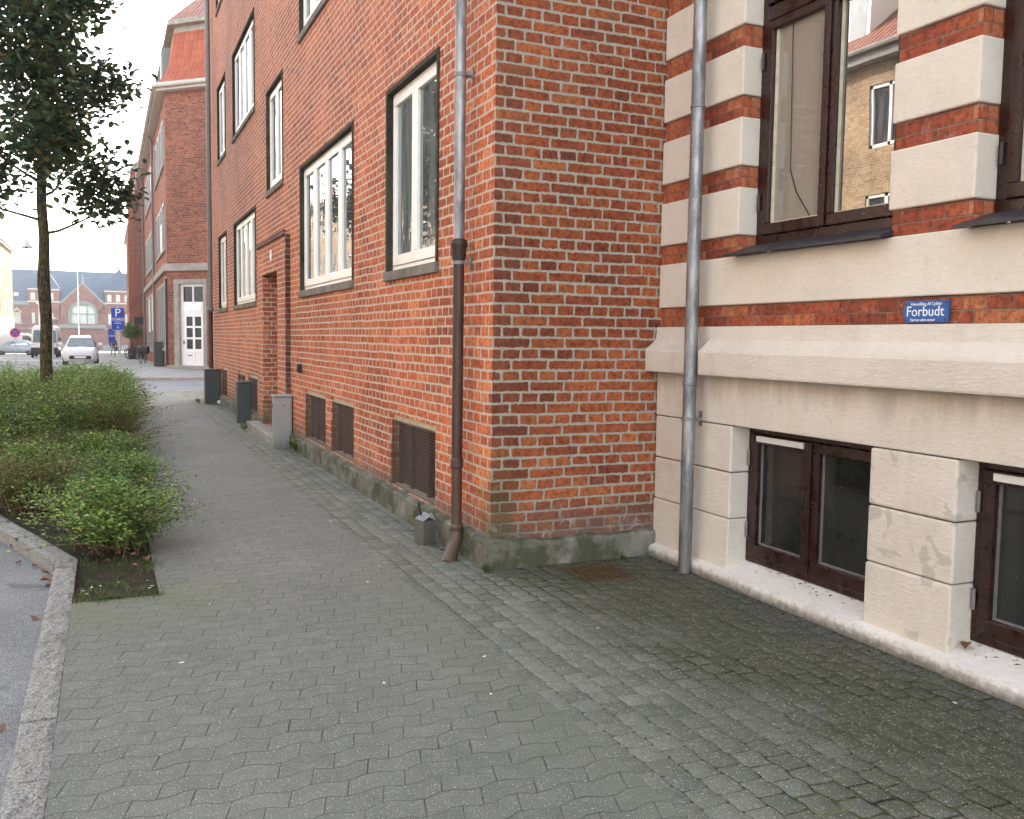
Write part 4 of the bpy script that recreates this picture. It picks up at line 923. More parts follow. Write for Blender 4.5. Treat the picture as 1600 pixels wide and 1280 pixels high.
SL = 'low green shrub within the dense planting under the street tree'; SGp = 'shrubs massed in the planting bed'
k = 0
for row_y in np.arange(2.35, 17.6, .62):
    for bx in (-2.12, -2.72, -3.35, -3.98, -4.5):
        if bx < kx(row_y)+.22: continue
        if row_y < 3.0 and bx < -2.4: continue
        x = bx + random.uniform(-.14,.14); y = row_y + random.uniform(-.22,.22)
        if math.hypot(x+3.02, y-11.9) < .22: continue
        far = row_y > 6.5; v = (VF if far else VN)[k % (3 if far else 2)]
        if random.random() < .22 or (x < -2.7 and row_y < 5.5 and random.random() < .6): v = VG if far else VB
        shrub(SL, (x, y, -.02), random.uniform(0, 6.28), v, SGp, sc=random.uniform(.82,1.0)*(1.0 if far else .95)); k += 1

# street tree
TR = thing('street_tree', 'slender street tree with dark leathery leaves rising out of the shrub bed', 'tree', (-3.02, 11.9, 0))
r = random.Random(21); tk = MB()
tp = [(0,0,0),(.0,.0,.3),(-.01,.02,1.0),(.01,0,1.6),(-.015,.01,2.2),(.01,0,2.9),(-.02,.02,3.5),(.0,.03,4.3),(.03,.02,5.2),(.0,0,6.1),(.02,0,7.0)]
tk.tube(tp, [.125,.10,.092,.088,.098,.082,.078,.066,.05,.034,.015], 14)
limb_tips = []
def limb(p, d, L, rad0, depth):
    pts = [p]; q = p.copy(); dd = d.copy()
    for i in range(5):
        dd = (dd + Vector((r.uniform(-.25,.25), r.uniform(-.25,.25), .10+r.uniform(-.1,.12)))).normalized(); q = q + dd*L/5; pts.append(q.copy())
    tk.tube(pts, [rad0*(1-.15*i) for i in range(6)], 7 if depth < 2 else 4)
    if depth < 2:
        for i in range(2, 6):
            for _ in range(2 if depth == 0 else 2):
                nd = (dd + Vector((r.uniform(-1,1), r.uniform(-1,1), r.uniform(-.55,.6)))).normalized(); limb(pts[i], nd, L*r.uniform(.38,.6), rad0*.4, depth+1)
    else: limb_tips.append((pts[3], dd)); limb_tips.append((pts[5], dd))
    if depth == 1: limb_tips.append((pts[5], dd)); limb_tips.append((pts[3], dd))
for i in range(21):
    z = 3.0 + i*.205; az = i*2.4 + r.uniform(-.3,.3); el = .16+.6*(i/21)
    lo_ = 1.42 if 0 < i < 7 else 1.15
    d = Vector((math.cos(az)*math.cos(el), math.sin(az)*math.cos(el), math.sin(el)))
    limb(Vector((0,0,z)), d, lo_*(1.0 - .38*(i/21)**2), .028, 0)
tk.build('trunk', 'bark', TR, smooth=True)
cr = MB()
for (p, dd) in limb_tips:
    if math.hypot(p.x, p.y) < .5 and r.random() < .7: continue
    if p.z > 4.6 and r.random() < .38: continue
    if p.z < 3.0 and r.random() < .5: continue
    for _ in range(r.choice((4,5,7))):
        q = p + Vector((r.gauss(0,.2), r.gauss(0,.2), r.gauss(0,.17))); d = (dd*.4 + Vector((r.uniform(-1,1), r.uniform(-1,1), r.uniform(-.8,.35)))).normalized()
        L = r.uniform(.12,.18); leaf_faces(cr, q, d, Vector((r.uniform(-.5,.5), r.uniform(-.5,.5), 1)), L, L*.66, .18)
q = Vector((-.05,0,2.62))
for dx, dz in ((-.2,.10),(-.16,.16),(-.24,.02),(-.12,.08)): leaf_faces(cr, q+Vector((dx,0,dz)), Vector((-.8,.1,-.5)).normalized(), Vector((0,0,1)), .11, .07)
cr.build('crown', 'tree_leaf', TR, autouv=False)

# grass tufts and weeds
def tuft(mb, x, y, z, n, h, sp, r):
    for _ in range(n):
        a = r.uniform(0, 6.28); l = h*r.uniform(.5,1); b = Vector((x+r.gauss(0,sp), y+r.gauss(0,sp), z)); d = Vector((math.cos(a)*.6, math.sin(a)*.6, 1)).normalized(); s = Vector((-math.sin(a), math.cos(a), 0))*l*.05
        m1 = b+d*l*.6; e = m1 + Vector((d.x*1.4, d.y*1.4, d.z*.4))*l*.4; kk = len(mb.v)
        mb.v += [tuple(b-s), tuple(b+s), tuple(m1+s*.7), tuple(m1-s*.7), tuple(e)]; mb.f += [(kk,kk+1,kk+2,kk+3), (kk+3,kk+2,kk+4)]; mb.m += [0,0]
r = random.Random(5); g = MB()
for _ in range(80):
    x = r.uniform(-2.28,-1.86); y = r.uniform(.12,1.2); tuft(g, x, y, hz(x,y), 12, .045, .025, r)
for _ in range(60): x = r.uniform(-2.29,-1.86); tuft(g, x, .10+r.gauss(0,.02), 0, 7, .03, .02, r)
for _ in range(30): tuft(g, -1.87+r.gauss(0,.012), r.uniform(.1,1.2), 0, 6, .025, .012, r)
for _ in range(26): tuft(g, -.57+r.gauss(0,.01), r.uniform(-2.5,5), 0, 4, .012, .01, r)
for _ in range(60): x = r.uniform(-.5,.9); y = r.uniform(-3,-.1); tuft(g, x, y, 0, 4, .010, .012, r)
for _ in range(26): tuft(g, .36+r.gauss(0,.06), -.42+r.gauss(0,.05), 0, 6, .018, .02, r)
for _ in range(24): tuft(g, -2.29, r.uniform(-2.2,.1), 0, 5, .014, .008, r)
for _ in range(20): tuft(g, r.uniform(.0,1.1), -.06+r.gauss(0,.01), 0, 5, .02, .012, r)
tag(g.build('grass', 'grass', autouv=False), 'fine green grass and moss tufts growing in soil and paving joints', 'grass', kind='stuff')
def weed(label, loc, n, h, leaf, cat='weed', mat='grass', vine=False):
    w_ = MB(); r = random.Random(int(loc[1]*100)); 
    for _ in range(n):
        a = r.uniform(0, 6.28); end = Vector((math.cos(a)*h*.5, math.sin(a)*h*.5, h*r.uniform(.4,1)))
        if vine: end = Vector((-.02+r.uniform(-.03,.0), r.uniform(-.12,.12), h*r.uniform(.3,1)))
        w_.tube([(0,0,0), tuple(end*.5+Vector((0,0,h*.1))), tuple(end)], [.0015,.0012,.0008], 4)
        for t in np.linspace(.3, 1, 6 if leaf else 0):
            p = end*t; leaf_faces(w_, p, Vector((r.uniform(-1,1), r.uniform(-1,1), r.uniform(-.2,.6))).normalized(), Vector((0,0,1)), leaf, leaf*.6)
    o = w_.build('weed', mat, autouv=False, loc=loc); return tag(o, label, cat)
weed('bushy weed sprouting beside the light grey cabinet', (-.03, 5.95, 0), 16, .22, .055); weed('low weed growing in front of the doorstep edge', (-.28, 8.8, 0), 14, .09, .03)
weed('small leafy weed climbing the plinth below the near cellar grille', (-.062, 1.28, .02), 10, .17, .016, vine=True); weed('thin straw-coloured dry weed beside the dented tin', (-.12, .95, .0), 26, .17, 0, mat='straw')
weed('sprawling weed at the foot of the farthest dark cabinet', (-.42, 14.5, 0), 14, .12, .035); weed('tiny green weed at the foot of the brown downpipe', (-.03, .24, 0), 12, .06, .02); weed('tiny green weed where the brick plinth meets the cream house', (.88, -.09, 0), 10, .04, .015)
weed('small weed at the outer corner of the mossy plinth', (-.06, -.08, 0), 14, .05, .015)
# fallen leaves, petals
lm = MB(); leaf_faces(lm, Vector((0,0,0)), Vector((1,0,0)), Vector((0,0,1)), .06, .045, .35); l0 = lm.build('dry_leaf', 'dry_leaf', autouv=False)
tag(l0, 'curled brown leaf fallen beside the kerb of the planting bed', 'fallen leaf', 'dry leaves along the kerb')
spots = [(-2.50,1.30),(-2.47,1.18),(-2.53,1.36),(-2.44,1.0),(-2.42,.88),(-2.63,1.5),(-2.46,.82),(-2.72,1.95),(-2.44,1.1),(-2.1,.9),(-2.0,.75),(-1.95,1.05),(-2.15,.7),(-2.05,1.1),(-2.2,1.3),(-1.9,.85),(-2.5,-1.25),(-2.46,.2)]
for i, (x, y) in enumerate(spots):
    o = l0 if i == 0 else l0.copy()
    if i: COL.objects.link(o)
    o.location = (x, y, -.078 if x < -2.41 else .015); o.rotation_euler = (random.uniform(-.3,.3), random.uniform(-.3,.3), random.uniform(0,6)); o.scale = [random.uniform(.7,1.15)]*3
dl = l0.copy(); COL.objects.link(dl); dl.location = (XW+.04, -2.37, .11); tag(dl, 'brown leaf lying on the sill of the right-hand cellar window', 'fallen leaf')
pm = MB(); r = random.Random(8)
for _ in range(26):
    x, y = (r.uniform(-2.25,-1.9), r.uniform(.15,.6)) if r.random() < .35 else (r.uniform(-2.2,1.0), r.uniform(-2.6,3.5)); s = r.uniform(.004,.009); a = r.uniform(0,6)
    pm.quad(*[(x+math.cos(a+i*PI/2)*s*(1 if i%2 else 1.8), y+math.sin(a+i*PI/2)*s*(1 if i%2 else 1.8), .016 if x < -1.87 and y > .1 else .004) for i in range(4)])
tag(pm.build('petals', 'petal', autouv=False), 'tiny white petals and paper bits scattered over the paving', 'litter', kind='stuff')

r = random.Random(31); db = MB()
for (x0, x1, y0, y1, nn) in ((1.0,1.10,-.62,-.1,40), (1.02,1.10,-3.2,-.6,60), (.1,1.05,-.12,-.07,40), (-.16,-.06,.45,1.2,40), (XW+.02,XW+.12,-1.8,-.85,40), (XW+.02,XW+.12,-3.2,-2.36,40)):
    for _ in range(nn):
        x, y = r.uniform(x0,x1), r.uniform(y0,y1); z = .003 if x < 1.08 else (.075+.31*(x-1.102)+.012 if x > XW else .004)
        if x >= 1.08 and x < XW: x = 1.07
        a = r.uniform(0,6.28); L = r.uniform(.004,.018); w2 = L*r.uniform(.15,.6)
        db.quad((x-math.cos(a)*L, y-math.sin(a)*L, z), (x+math.sin(a)*w2, y-math.cos(a)*w2, z+.002), (x+math.cos(a)*L, y+math.sin(a)*L, z+.001), (x-math.sin(a)*w2, y+math.cos(a)*w2, z+.003))
tag(db.build('debris', 'bark', autouv=False), 'dark crumbs of leaf and soil gathered along the wall foot', 'litter', kind='stuff')

# ================================================================ CORNER HOUSE ACROSS THE SIDE STREET
CH = thing('corner_brick_house', 'brick corner house with red tiled mansard roof and a white corner door', 'building')
FX = .2; c0 = Vector((.2,35.2,0)); cT = Vector((.7071,-.7071,0)); cN = Vector((-.7071,-.7071,0)); CL = 3.4
c1_ = c0 + cT*CL; E2 = 11.25; YE = 58.0
mb = MB()
surr = (.33, 1.98, .0, 3.63, .0)
wall(mb, c0, cT, cN, 0, CL, 0, E2, [(.33,1.98,0,3.63,.30)])
mb.quad((c1_.x,c1_.y,0),(18,c1_.y,0),(18,c1_.y,E2),(c1_.x,c1_.y,E2)); mb.build('corner_wall', 'brick_far', CH)
mb = MB(); Pf, Tf, Nf = (FX,0,0), (0,1,0), (-1,0,0)
groups = [(36.3,43.4), (45.6,56.6)]
fh = []
for (a, b) in groups:
    fh += [(a, b, .78 if a < 40 else .5, 3.60, .14), (a, b, 4.95, 6.95, .14), (a, b, 8.45, 10.35, .14)]
wall(mb, Pf, Tf, Nf, 35.2, YE, gz(58), E2, fh); mb.build('street_wall', 'brick_far2', CH)
for gi, (a, b) in enumerate(groups):
    for fi, (z0, z1) in enumerate(((.78 if a < 40 else .5, 3.60), (4.95,6.95), (8.45,10.35))):
        n = 4 if a < 40 else 6; f = MB(); wd = (b-a)/n
        for i in range(n):
            s, e = a+wd*i+.02, a+wd*(i+1)-.02
            for (p, q_, c, d) in ((s,e,z1-.12,z1),(s,e,z0,z0+.12),(s,s+.13,z0,z1),(e-.13,e,z0,z1),((s+e)/2-.04,(s+e)/2+.04,z0,z1)): f.obox(Pf, Tf, Nf, p, q_, -.12, .02, c, d)
            for zz in np.linspace(z0, z1, 5)[1:-1]: f.obox(Pf, Tf, Nf, s+.1, e-.1, -.10, -.02, zz-.03, zz+.03)
        wo = f.build('window_row', 'grey_paint', CH)
        g = MB(); g.obox(Pf, Tf, Nf, a, b, -.14, -.08, z0, z1); g.build('glass', 'glass_far', wo)
        sl = MB(); sl.obox(Pf, Tf, Nf, a-.05, b+.05, -.1, .07, z0-.1, z0); sl.build('sill', 'stone_grey', wo)
for (s, e, c, d) in ((47.2,48.8,1.6,3.5), (51.5,53.0,1.5,3.4), (38.2,39.2,5.0,6.2), (46.0,48.2,9.0,10.2)):
    w_ = MB(); w_.obox(Pf, Tf, Nf, s, e, -.02, .035, c, d); w_.build('window_film', 'blind', CH)
mb = MB(); mb.obox(Pf, Tf, Nf, 35.2, YE, -.02, .13, 3.97, 4.26); mb.obox(c0, cT, cN, -.1, CL, -.02, .13, 3.96, 4.262); mb.build('cornice', 'stone_grey', CH, bevel=.02)
mb = MB(); mb.obox(Pf, Tf, Nf, 35.0, YE, .0, .34, E2-.14, E2); mb.obox(c0, cT, cN, -.15, CL+.3, .0, .34, E2-.142, E2-.002)
mb.tube([(FX-.42,YE,E2+.04),(FX-.42,34.95,E2+.04),tuple(c1_+cN*.42+cT*.2+Vector((0,0,E2+.04)))], .09, 8); mb.build('gutter', 'sandstone', CH)
# mansard: curved tile skirt, pale band, shallow top roof
mr = MB()
def skirt(z0, z1, prf, mbx, mi=0):
    for (d0, h0), (d1, h1) in zip(prf[:-1], prf[1:]):
        for (A, B, nn) in (((FX,YE+.3), (FX,35.2), Vector((-1,0,0))), ((c0.x,c0.y), (c1_.x,c1_.y), cN), ((c1_.x,c1_.y), (18,c1_.y), Vector((0,-1,0)))):
            def pt(P, Q, d, h, first):
                # mitre offset at shared corners
                return None
    ring = lambda d, h: [(FX-d, YE+.3, h), (FX-d, 35.2-d*math.tan(rad(22.5)), h), (c1_.x-d*math.tan(rad(22.5)), c1_.y-d, h), (18, c1_.y-d, h)]
    for (d0, h0), (d1, h1) in zip(prf[:-1], prf[1:]):
        a, b = ring(d0, h0), ring(d1, h1)
        for i in range(3): mbx.quad(a[i], a[i+1], b[i+1], b[i], mi)
skirt(0, 0, [(-.3,11.25),(.0,11.249),(.40,11.32),(.12,11.62),(-.12,12.1),(-.28,12.7),(-.40,13.55)], mr); mr.build('mansard_roof', 'tile', CH)
mr = MB(); skirt(0,0,[(-.40,13.55),(-.44,13.8),(-.15,13.8),(-.15,13.98)], mr); mr.build('roof_band', 'concrete', CH)
mr = MB(); skirt(0,0,[(-.15,13.98),(-1.1,14.95),(-3.2,17.0)], mr); mr.build('upper_roof', 'tile_old', CH)
for y in (38, 43, 48.5, 54):
    d = MB(); d.box(FX+.02, FX+1.2, y-.7, y+.7, 12.0, 13.5); d.build('dormer', 'copper', CH, bevel=.03)
# stone door surround and door
P, T, Nn = c0, cT, cN; mb = MB()
for (a, b, c, d) in ((.33,.56,.12,3.63),(1.80,1.98,.12,3.63),(.56,1.80,3.44,3.63)): mb.obox(P,T,Nn,a,b,-.30,.03,c,d)
mb.obox(P,T,Nn,.2,2.3,-.3,.35,0,.12); mb.build('door_surround', 'stone_grey', CH, bevel=.01)
mb = MB()
for (a, b, c, d) in ((.56,.66,.12,3.44),(1.70,1.80,.12,3.44),(.66,1.70,3.34,3.44),(.66,1.70,2.22,2.72)): mb.obox(P,T,Nn,a,b,-.24,-.14,c,d)
mb.obox(P,T,Nn,.76,1.60,-.14,-.12,2.32,2.62); mb.obox(P,T,Nn,1.14,1.2,-.24,-.14,2.72,3.34)
df = mb.build('door_frame', 'white_gloss', CH, bevel=.006)
mb = MB(); cols_ = [(.66,.80),(1.13,1.23),(1.56,1.70)]; rows_ = [(.12,.26),(.66,.80),(1.20,1.28),(1.66,1.74),(2.12,2.22)]
for a, b in cols_: mb.obox(P,T,Nn,a,b,-.22,-.15,.12,2.22)
for c, d in rows_: mb.obox(P,T,Nn,.80,1.56,-.22,-.152,c,d)
mb.obox(P,T,Nn,.80,1.56,-.22,-.18,.26,.66); mb.obox(P,T,Nn,.86,1.08,-.19,-.165,.32,.60); mb.obox(P,T,Nn,1.28,1.50,-.19,-.165,.32,.60)
dd_ = mb.build('door', 'white_gloss', CH, bevel=.005)
mb = MB(); mb.obox(P,T,Nn,.79,1.57,-.205,-.195,.79,2.13); mb.obox(P,T,Nn,.66,1.70,-.2,-.19,2.72,3.34); mb.build('glass', 'glass_dark', dd_)
mb = MB(); mb.obox(P,T,Nn,.68,.71,-.15,-.11,1.0,1.14); mb.obox(P,T,Nn,.88,1.06,-.165,-.15,.52,.56); mb.build('handle', 'dark_metal', dd_)
# white strip and dark recess at the edge of the street front, downpipes
mb = MB(); mb.obox(Pf,Tf,Nf,35.55,35.95,0,.07,.2,3.75); mb.build('shop_board', 'white_paint', CH)
mb = MB(); mb.obox(Pf,Tf,Nf,35.22,35.5,0,.09,.0,3.7); mb.build('dark_panel', 'inner_brown', CH)
for y in (44.4, 57.6):
    p = MB(); p.tube([(FX-.36,y-.3,E2),(FX-.12,y,E2-.45),(FX-.12,y,gz(y))], .06, 8); p.build('downpipe', 'zinc_plain', CH, smooth=True)

# houses farther along the same side
def row_house(name, label, y0, y1, x, h, roof_h, wmat, rmat, floors, bay=2.6, trim='sandstone', pier=None):
    t = thing(name, label, 'building'); P, T, Nn = (x,0,0), (0,1,0), (-1,0,0); z0 = gz(y1)-.1; hs = []
    fhh = (h-1.0)/floors; n = int((y1-y0-1)/bay); o = (y1-y0-n*bay)/2
    for f in range(floors):
        for i in range(n): a = y0+o+bay*i+bay*.22; hs.append((a, a+bay*.5, .9+fhh*f, .9+fhh*f+fhh*.62, .15))
    mb = MB(); wall(mb, P, T, Nn, y0, y1, z0, h, hs); mb.quad((x+9,y0,z0),(x,y0,z0),(x,y0,h),(x+9,y0,h)) if False else mb.quad((x,y0,z0),(x+9,y0,z0),(x+9,y0,h+roof_h*.0),(x,y0,h)); mb.quad((x+9,y1,z0),(x,y1,z0),(x,y1,h),(x+9,y1,h)); mb.build('wall', wmat, t)
    mb = MB(); k = 1.0; mb.quad((x-.3,y1,h),(x-.3,y0,h),(x+2.4,y0,h+roof_h),(x+2.4,y1,h+roof_h)); mb.quad((x+2.4,y1,h+roof_h),(x+2.4,y0,h+roof_h),(x+9,y0,h+roof_h+.6),(x+9,y1,h+roof_h+.6)); mb.poly([(x,y0,h),(x+9,y0,h),(x+9,y0,h+roof_h+.6),(x+2.4,y0,h+roof_h)]); mb.build('roof', rmat, t)
    mb = MB(); mb.obox(P,T,Nn,y0,y1,0,.28,h-.25,h); mb.build('cornice', trim, t)
    for (a, b, c, d, _) in hs:
        f = MB()
        for (p_, q_, r_, s_) in ((a,b,d-.08,d),(a,b,c,c+.08),(a,a+.08,c,d),(b-.08,b,c,d),((a+b)/2-.04,(a+b)/2+.04,c,d),(a,b,c+(d-c)*.65,c+(d-c)*.65+.06)): f.obox(P,T,Nn,p_,q_,-.12,-.06,r_,s_)
        wo = f.build('window', 'white_paint', t); g = MB(); g.obox(P,T,Nn,a,b,-.14,-.10,c,d); g.build('pane', 'glass_far', wo)
    if pier:
        mb = MB()
        for yy in np.arange(y0, y1, pier): mb.obox(P,T,Nn,yy,yy+.5,0,.18,z0,h-.25)
        mb.build('pilaster', wmat, t)
    return t
row_house('brown_brick_house', 'dark red brick house with steep tiled roof, next beyond the corner house', 58.3, 78, .3, 12.8, 4.6, 'brick_far', 'tile_old', 4, pier=4.9)
row_house('tall_brick_house', 'taller red brick house at the far end of the row, before the station square', 78, 104, .25, 15.2, 2.5, 'brick_far2', 'tile_green', 4, pier=5.2)
row_house('end_brick_house', 'narrow red brick house closing the row beside the station square', 104, 126, .35, 13.2, 2.0, 'brick_far', 'tile_green', 4)

# ================================================================ OPPOSITE SIDE (yellow brick; seen at the left edge and in the window panes)
def opp_house(name, label, y0, y1, x, h, roof_h, wmat, floors, ground='sandstone', dormers=True, bay=2.9, rmat='tile_old'):
    t = thing(name, label, 'building'); P, T, Nn = (x,0,0), (0,1,0), (1,0,0); z0 = gz(y1)-.1; hs = []; n = int((y1-y0-1)/bay); o = (y1-y0-n*bay)/2; fhh = (h-.6)/floors
    for f in range(floors):
        for i in range(n): a = y0+o+bay*i+bay*.27; hs.append((a, a+bay*.46, .9+fhh*f, .9+fhh*f+fhh*.58, .12))
    mb = MB(); wall(mb, P, T, Nn, y0, y1, z0, h, hs); mb.quad((x-9,y1,z0),(x,y1,z0),(x,y1,h),(x-9,y1,h))
    mb.quad((x,y0,z0),(x-9,y0,z0),(x-9,y0,h),(x,y0,h)); mb.build('wall', wmat, t)
    mb = MB(); mb.quad((x+.35,y0,h),(x+.35,y1,h),(x-4.5,y1,h+roof_h),(x-4.5,y0,h+roof_h)); mb.quad((x-9,y1,h),(x-9,y0,h),(x-4.5,y0,h+roof_h),(x-4.5,y1,h+roof_h)); mb.poly([(x,y1,h),(x-9,y1,h),(x-4.5,y1,h+roof_h)]); mb.build('roof', rmat, t)
    mb = MB(); mb.obox(P,T,Nn,y0,y1,.0,.32,h-.3,h-.02); mb.tube([(x+.4,y0,h),(x+.4,y1,h)], .08, 8)
    if ground: mb.obox(P,T,Nn,y0,y1,.0,.05,.9+fhh*.72,.9+fhh*.82)
    mb.build('cornice', 'stone_grey', t)
    for (a, b, c, d, _) in hs:
        f = MB()
        for (p_, q_, r_, s_) in ((a,b,d-.09,d),(a,b,c,c+.09),(a,a+.09,c,d),(b-.09,b,c,d),((a+b)/2-.05,(a+b)/2+.05,c,d)): f.obox(P,T,Nn,p_,q_,-.10,-.03,r_,s_)
        wo = f.build('window', 'white_paint', t); g = MB(); g.obox(P,T,Nn,a,b,-.12,-.08,c,d); g.build('pane', 'glass_far', wo)
    if dormers:
        for yy in np.arange(y0+2.2, y1-1.5, 3.6):
            d = MB(); d.box(x-3.4, x-.55, yy-.85, yy+.85, h+.55, h+2.35); d.box(x-3.5, x-.35, yy-1.0, yy+1.0, h+2.35, h+2.5); do = d.build('dormer', 'white_paint', t, bevel=.02)
            g = MB(); g.quad((x-.54,yy-.7,h+.75),(x-.54,yy-.04,h+.75),(x-.54,yy-.04,h+2.15),(x-.54,yy-.7,h+2.15)); g.quad((x-.54,yy+.04,h+.75),(x-.54,yy+.7,h+.75),(x-.54,yy+.7,h+2.15),(x-.54,yy+.04,h+2.15)); g.build('pane', 'glass_far', do)
    return t
opp_house('yellow_brick_house', 'yellow brick house with white dormers, mirrored in the panes of the cream house', -12, 24, -14, 9.1, 4.2, 'brick_yellow', 3)
opp_house('yellow_brick_house', 'long yellow brick house mirrored in the windows of the red brick facade', 36, 92, -14.2, 11.8, 3.6, 'brick_yellow', 4, dormers=False)
opp_house('yellow_end_house', 'sunlit yellow house with pale ground floor at the left edge, beside the station square', 93, 140, -14, 12.6, 1.6, 'brick_ochre', 4, dormers=False)
mb = MB(); mb.box(-14.0, -13.93, 100, 140.05, -1.4, 3.4); o = mb.build('ground_floor_render', 'white_paint', [x for x in COL.objects if x.name == 'yellow_end_house'][0])

# ================================================================ STATION
ST = thing('railway_station', 'hazy red brick railway station with blue slate roof, pointed gable and turrets across the square', 'building', (0, 190, -1.95))
zo = 1.95                              # world z -> local z
sb = 'brick_station'; mb = MB()
W = lambda z: z+zo
fr = []
for x0, x1 in ((-18.1,-16.85), (-22.5,-21.2), (-27,-25.7), (-31.5,-30.2), (5.2,6.5), (9.7,11.0)): fr.append((x0, x1, W(3.15), W(5.1), .3))
for x0 in (-14.9,-13.2,-11.5): fr.append((x0, x0+.5, W(3.12), W(5.1), .3))
for x0 in (-10.1,-3.8): fr.append((x0, x0+1.1, W(-1.8), W(.1), .3))
fr.append((-7.9,-5.0,W(-1.8),W(.5),.4)); fr.append((-11.35,-10.95,W(-1.2),W(.3),.3)); fr.append((-.6,-.1,W(-1.2),W(.3),.3))
wall(mb, (0,0,0), (1,0,0), (0,-1,0), -48, 30, 0, W(7.2), fr); mb.quad((-48,0,0),(-48,18,0),(-48,18,W(7.2)),(-48,0,W(7.2)))
mb.build('wall', sb, ST)
mb = MB(); mb.quad((-48.5,-.4,W(7.3)),(30.5,-.4,W(7.3)),(30.5,7,W(13.6)),(-48.5,7,W(13.6))); mb.quad((30.5,15,W(7.3)),(-48.5,15,W(7.3)),(-48.5,7,W(13.6)),(30.5,7,W(13.6))); mb.poly([(-48.5,-.4,W(7.3)),(-48.5,7,W(13.6)),(-48.5,15,W(7.3))]); mb.build('roof', 'slate_roof', ST)
mb = MB(); mb.box(-48.2, 30.2, -.35, 0, W(6.55), W(7.25)); mb.box(-48, 30, -.12, 0, W(2.05), W(2.25)); mb.box(-48, 30, -.14, 0, W(2.95), W(3.08)); mb.build('cornice', 'copper', ST)
g = MB()
for (a, b, c, d, dp_) in fr: g.box(a, b, .2, .25, c, d)
g.build('glazing', 'glass_station', ST)
for (a, b, c, d, dp_) in fr[:9]:
    f = MB(); f.box((a+b)/2-.05, (a+b)/2+.05, .12, .2, c, d); f.box(a, b, .12, .2, (c+d)/2-.05, (c+d)/2+.05); f.box(a-.2, b+.2, -.08, .0, c-.15, c); 
    m_ = (a+b)/2; f.poly([(a-.25,-.06,d),(m_,-.06,d+.9),(b+.25,-.06,d),(b+.05,-.06,d),(m_,-.06,d+.6),(a-.05,-.06,d)][::-1]); f.build('window_frame', 'sandstone', ST)
# gable front with great arched window
gb = MB(); cxg = -6.25
pts = [(cxg-3.9,W(-1.9)),(cxg+3.9,W(-1.9)),(cxg+3.9,W(7.0)),(cxg,W(10.9)),(cxg-3.9,W(7.0))]
def arch_pts(cx, hw, z0, zs, n=14): return [(cx-hw,z0)]+[(cx-hw*math.cos(PI*i/n), zs+hw*1.0*math.sin(PI*i/n)) for i in range(n+1)]+[(cx+hw,z0)]
# wall pieces around the arch: strips left, right, below, and fan above
hw, z0a, zs = 2.05, W(3.15), W(5.0); ya = -.5
A = arch_pts(cxg, hw, z0a, zs)
gb.poly([(cxg-3.9,ya,0),(cxg+3.9,ya,0),(cxg+3.9,ya,z0a),(cxg-3.9,ya,z0a)])
gb.poly([(cxg-3.9,ya,z0a),(cxg-hw,ya,z0a),(cxg-hw,ya,zs),(cxg-3.9,ya,zs)]); gb.poly([(cxg+hw,ya,z0a),(cxg+3.9,ya,z0a),(cxg+3.9,ya,zs),(cxg+hw,ya,zs)])
n = 14
def roofz(x): return W(10.9) - abs(x-cxg)/3.9*3.9 if abs(x-cxg) <= 3.9 else 0
for i in range(n):
    a0, a1 = PI*i/n, PI*(i+1)/n; p0 = (cxg-hw*math.cos(a0), zs+hw*math.sin(a0)); p1 = (cxg-hw*math.cos(a1), zs+hw*math.sin(a1))
    t0, t1 = cxg-3.9*math.cos(a0), cxg-3.9*math.cos(a1)
    gb.poly([(p0[0],ya,p0[1]),(p1[0],ya,p1[1]),(t1,ya,max(roofz(t1),zs)),(t0,ya,max(roofz(t0),zs) if 0 < i else zs)])
gb.quad((cxg-3.9,ya,zs),(cxg-3.9,ya,W(7)),(cxg-3.9*math.cos(PI/n),ya,roofz(cxg-3.9*math.cos(PI/n))),(cxg-3.9*math.cos(PI/n),ya,zs))
gb.quad((cxg-3.9,0,0),(cxg-3.9,ya,0),(cxg-3.9,ya,W(7)),(cxg-3.9,0,W(7))); gb.quad((cxg+3.9,ya,0),(cxg+3.9,0,0),(cxg+3.9,0,W(7)),(cxg+3.9,ya,W(7)))
gb.poly([(cxg-3.9,.4,W(5)),(cxg-3.9,.4,W(7)),(cxg,.4,W(10.9)),(cxg+3.9,.4,W(7)),(cxg+3.9,.4,W(5))][::-1]) if False else None
go = gb.build('gable', sb, ST)
gg = MB(); gg.poly([(x,ya+.3,z) for x, z in [(cxg+hw,z0a)]+[(cxg+hw*math.cos(PI*i/14), zs+hw*math.sin(PI*i/14)) for i in range(15)]+[(cxg-hw,z0a)]][::-1]); gg.build('hall_window', 'glass_station', go)
tr = MB()
for i in range(14):
    for (r0, r1, yy) in ((2.05,2.55,ya-.08),):
        a0, a1 = PI*i/14, PI*(i+1)/14
        tr.poly([(cxg-r0*math.cos(a0),yy,zs+r0*math.sin(a0)),(cxg-r0*math.cos(a1),yy,zs+r0*math.sin(a1)),(cxg-r1*math.cos(a1),yy,zs+r1*math.sin(a1)),(cxg-r1*math.cos(a0),yy,zs+r1*math.sin(a0))])
for x in (cxg-.72, cxg+.72): tr.box(x-.09, x+.09, ya+.1, ya+.28, z0a, zs+1.8)
tr.box(cxg-hw, cxg+hw, ya+.1, ya+.28, zs-.08, zs+.14); tr.box(cxg-2.55,cxg-2.05,ya-.08,ya,z0a,zs); tr.box(cxg+2.05,cxg+2.55,ya-.08,ya,z0a,zs)
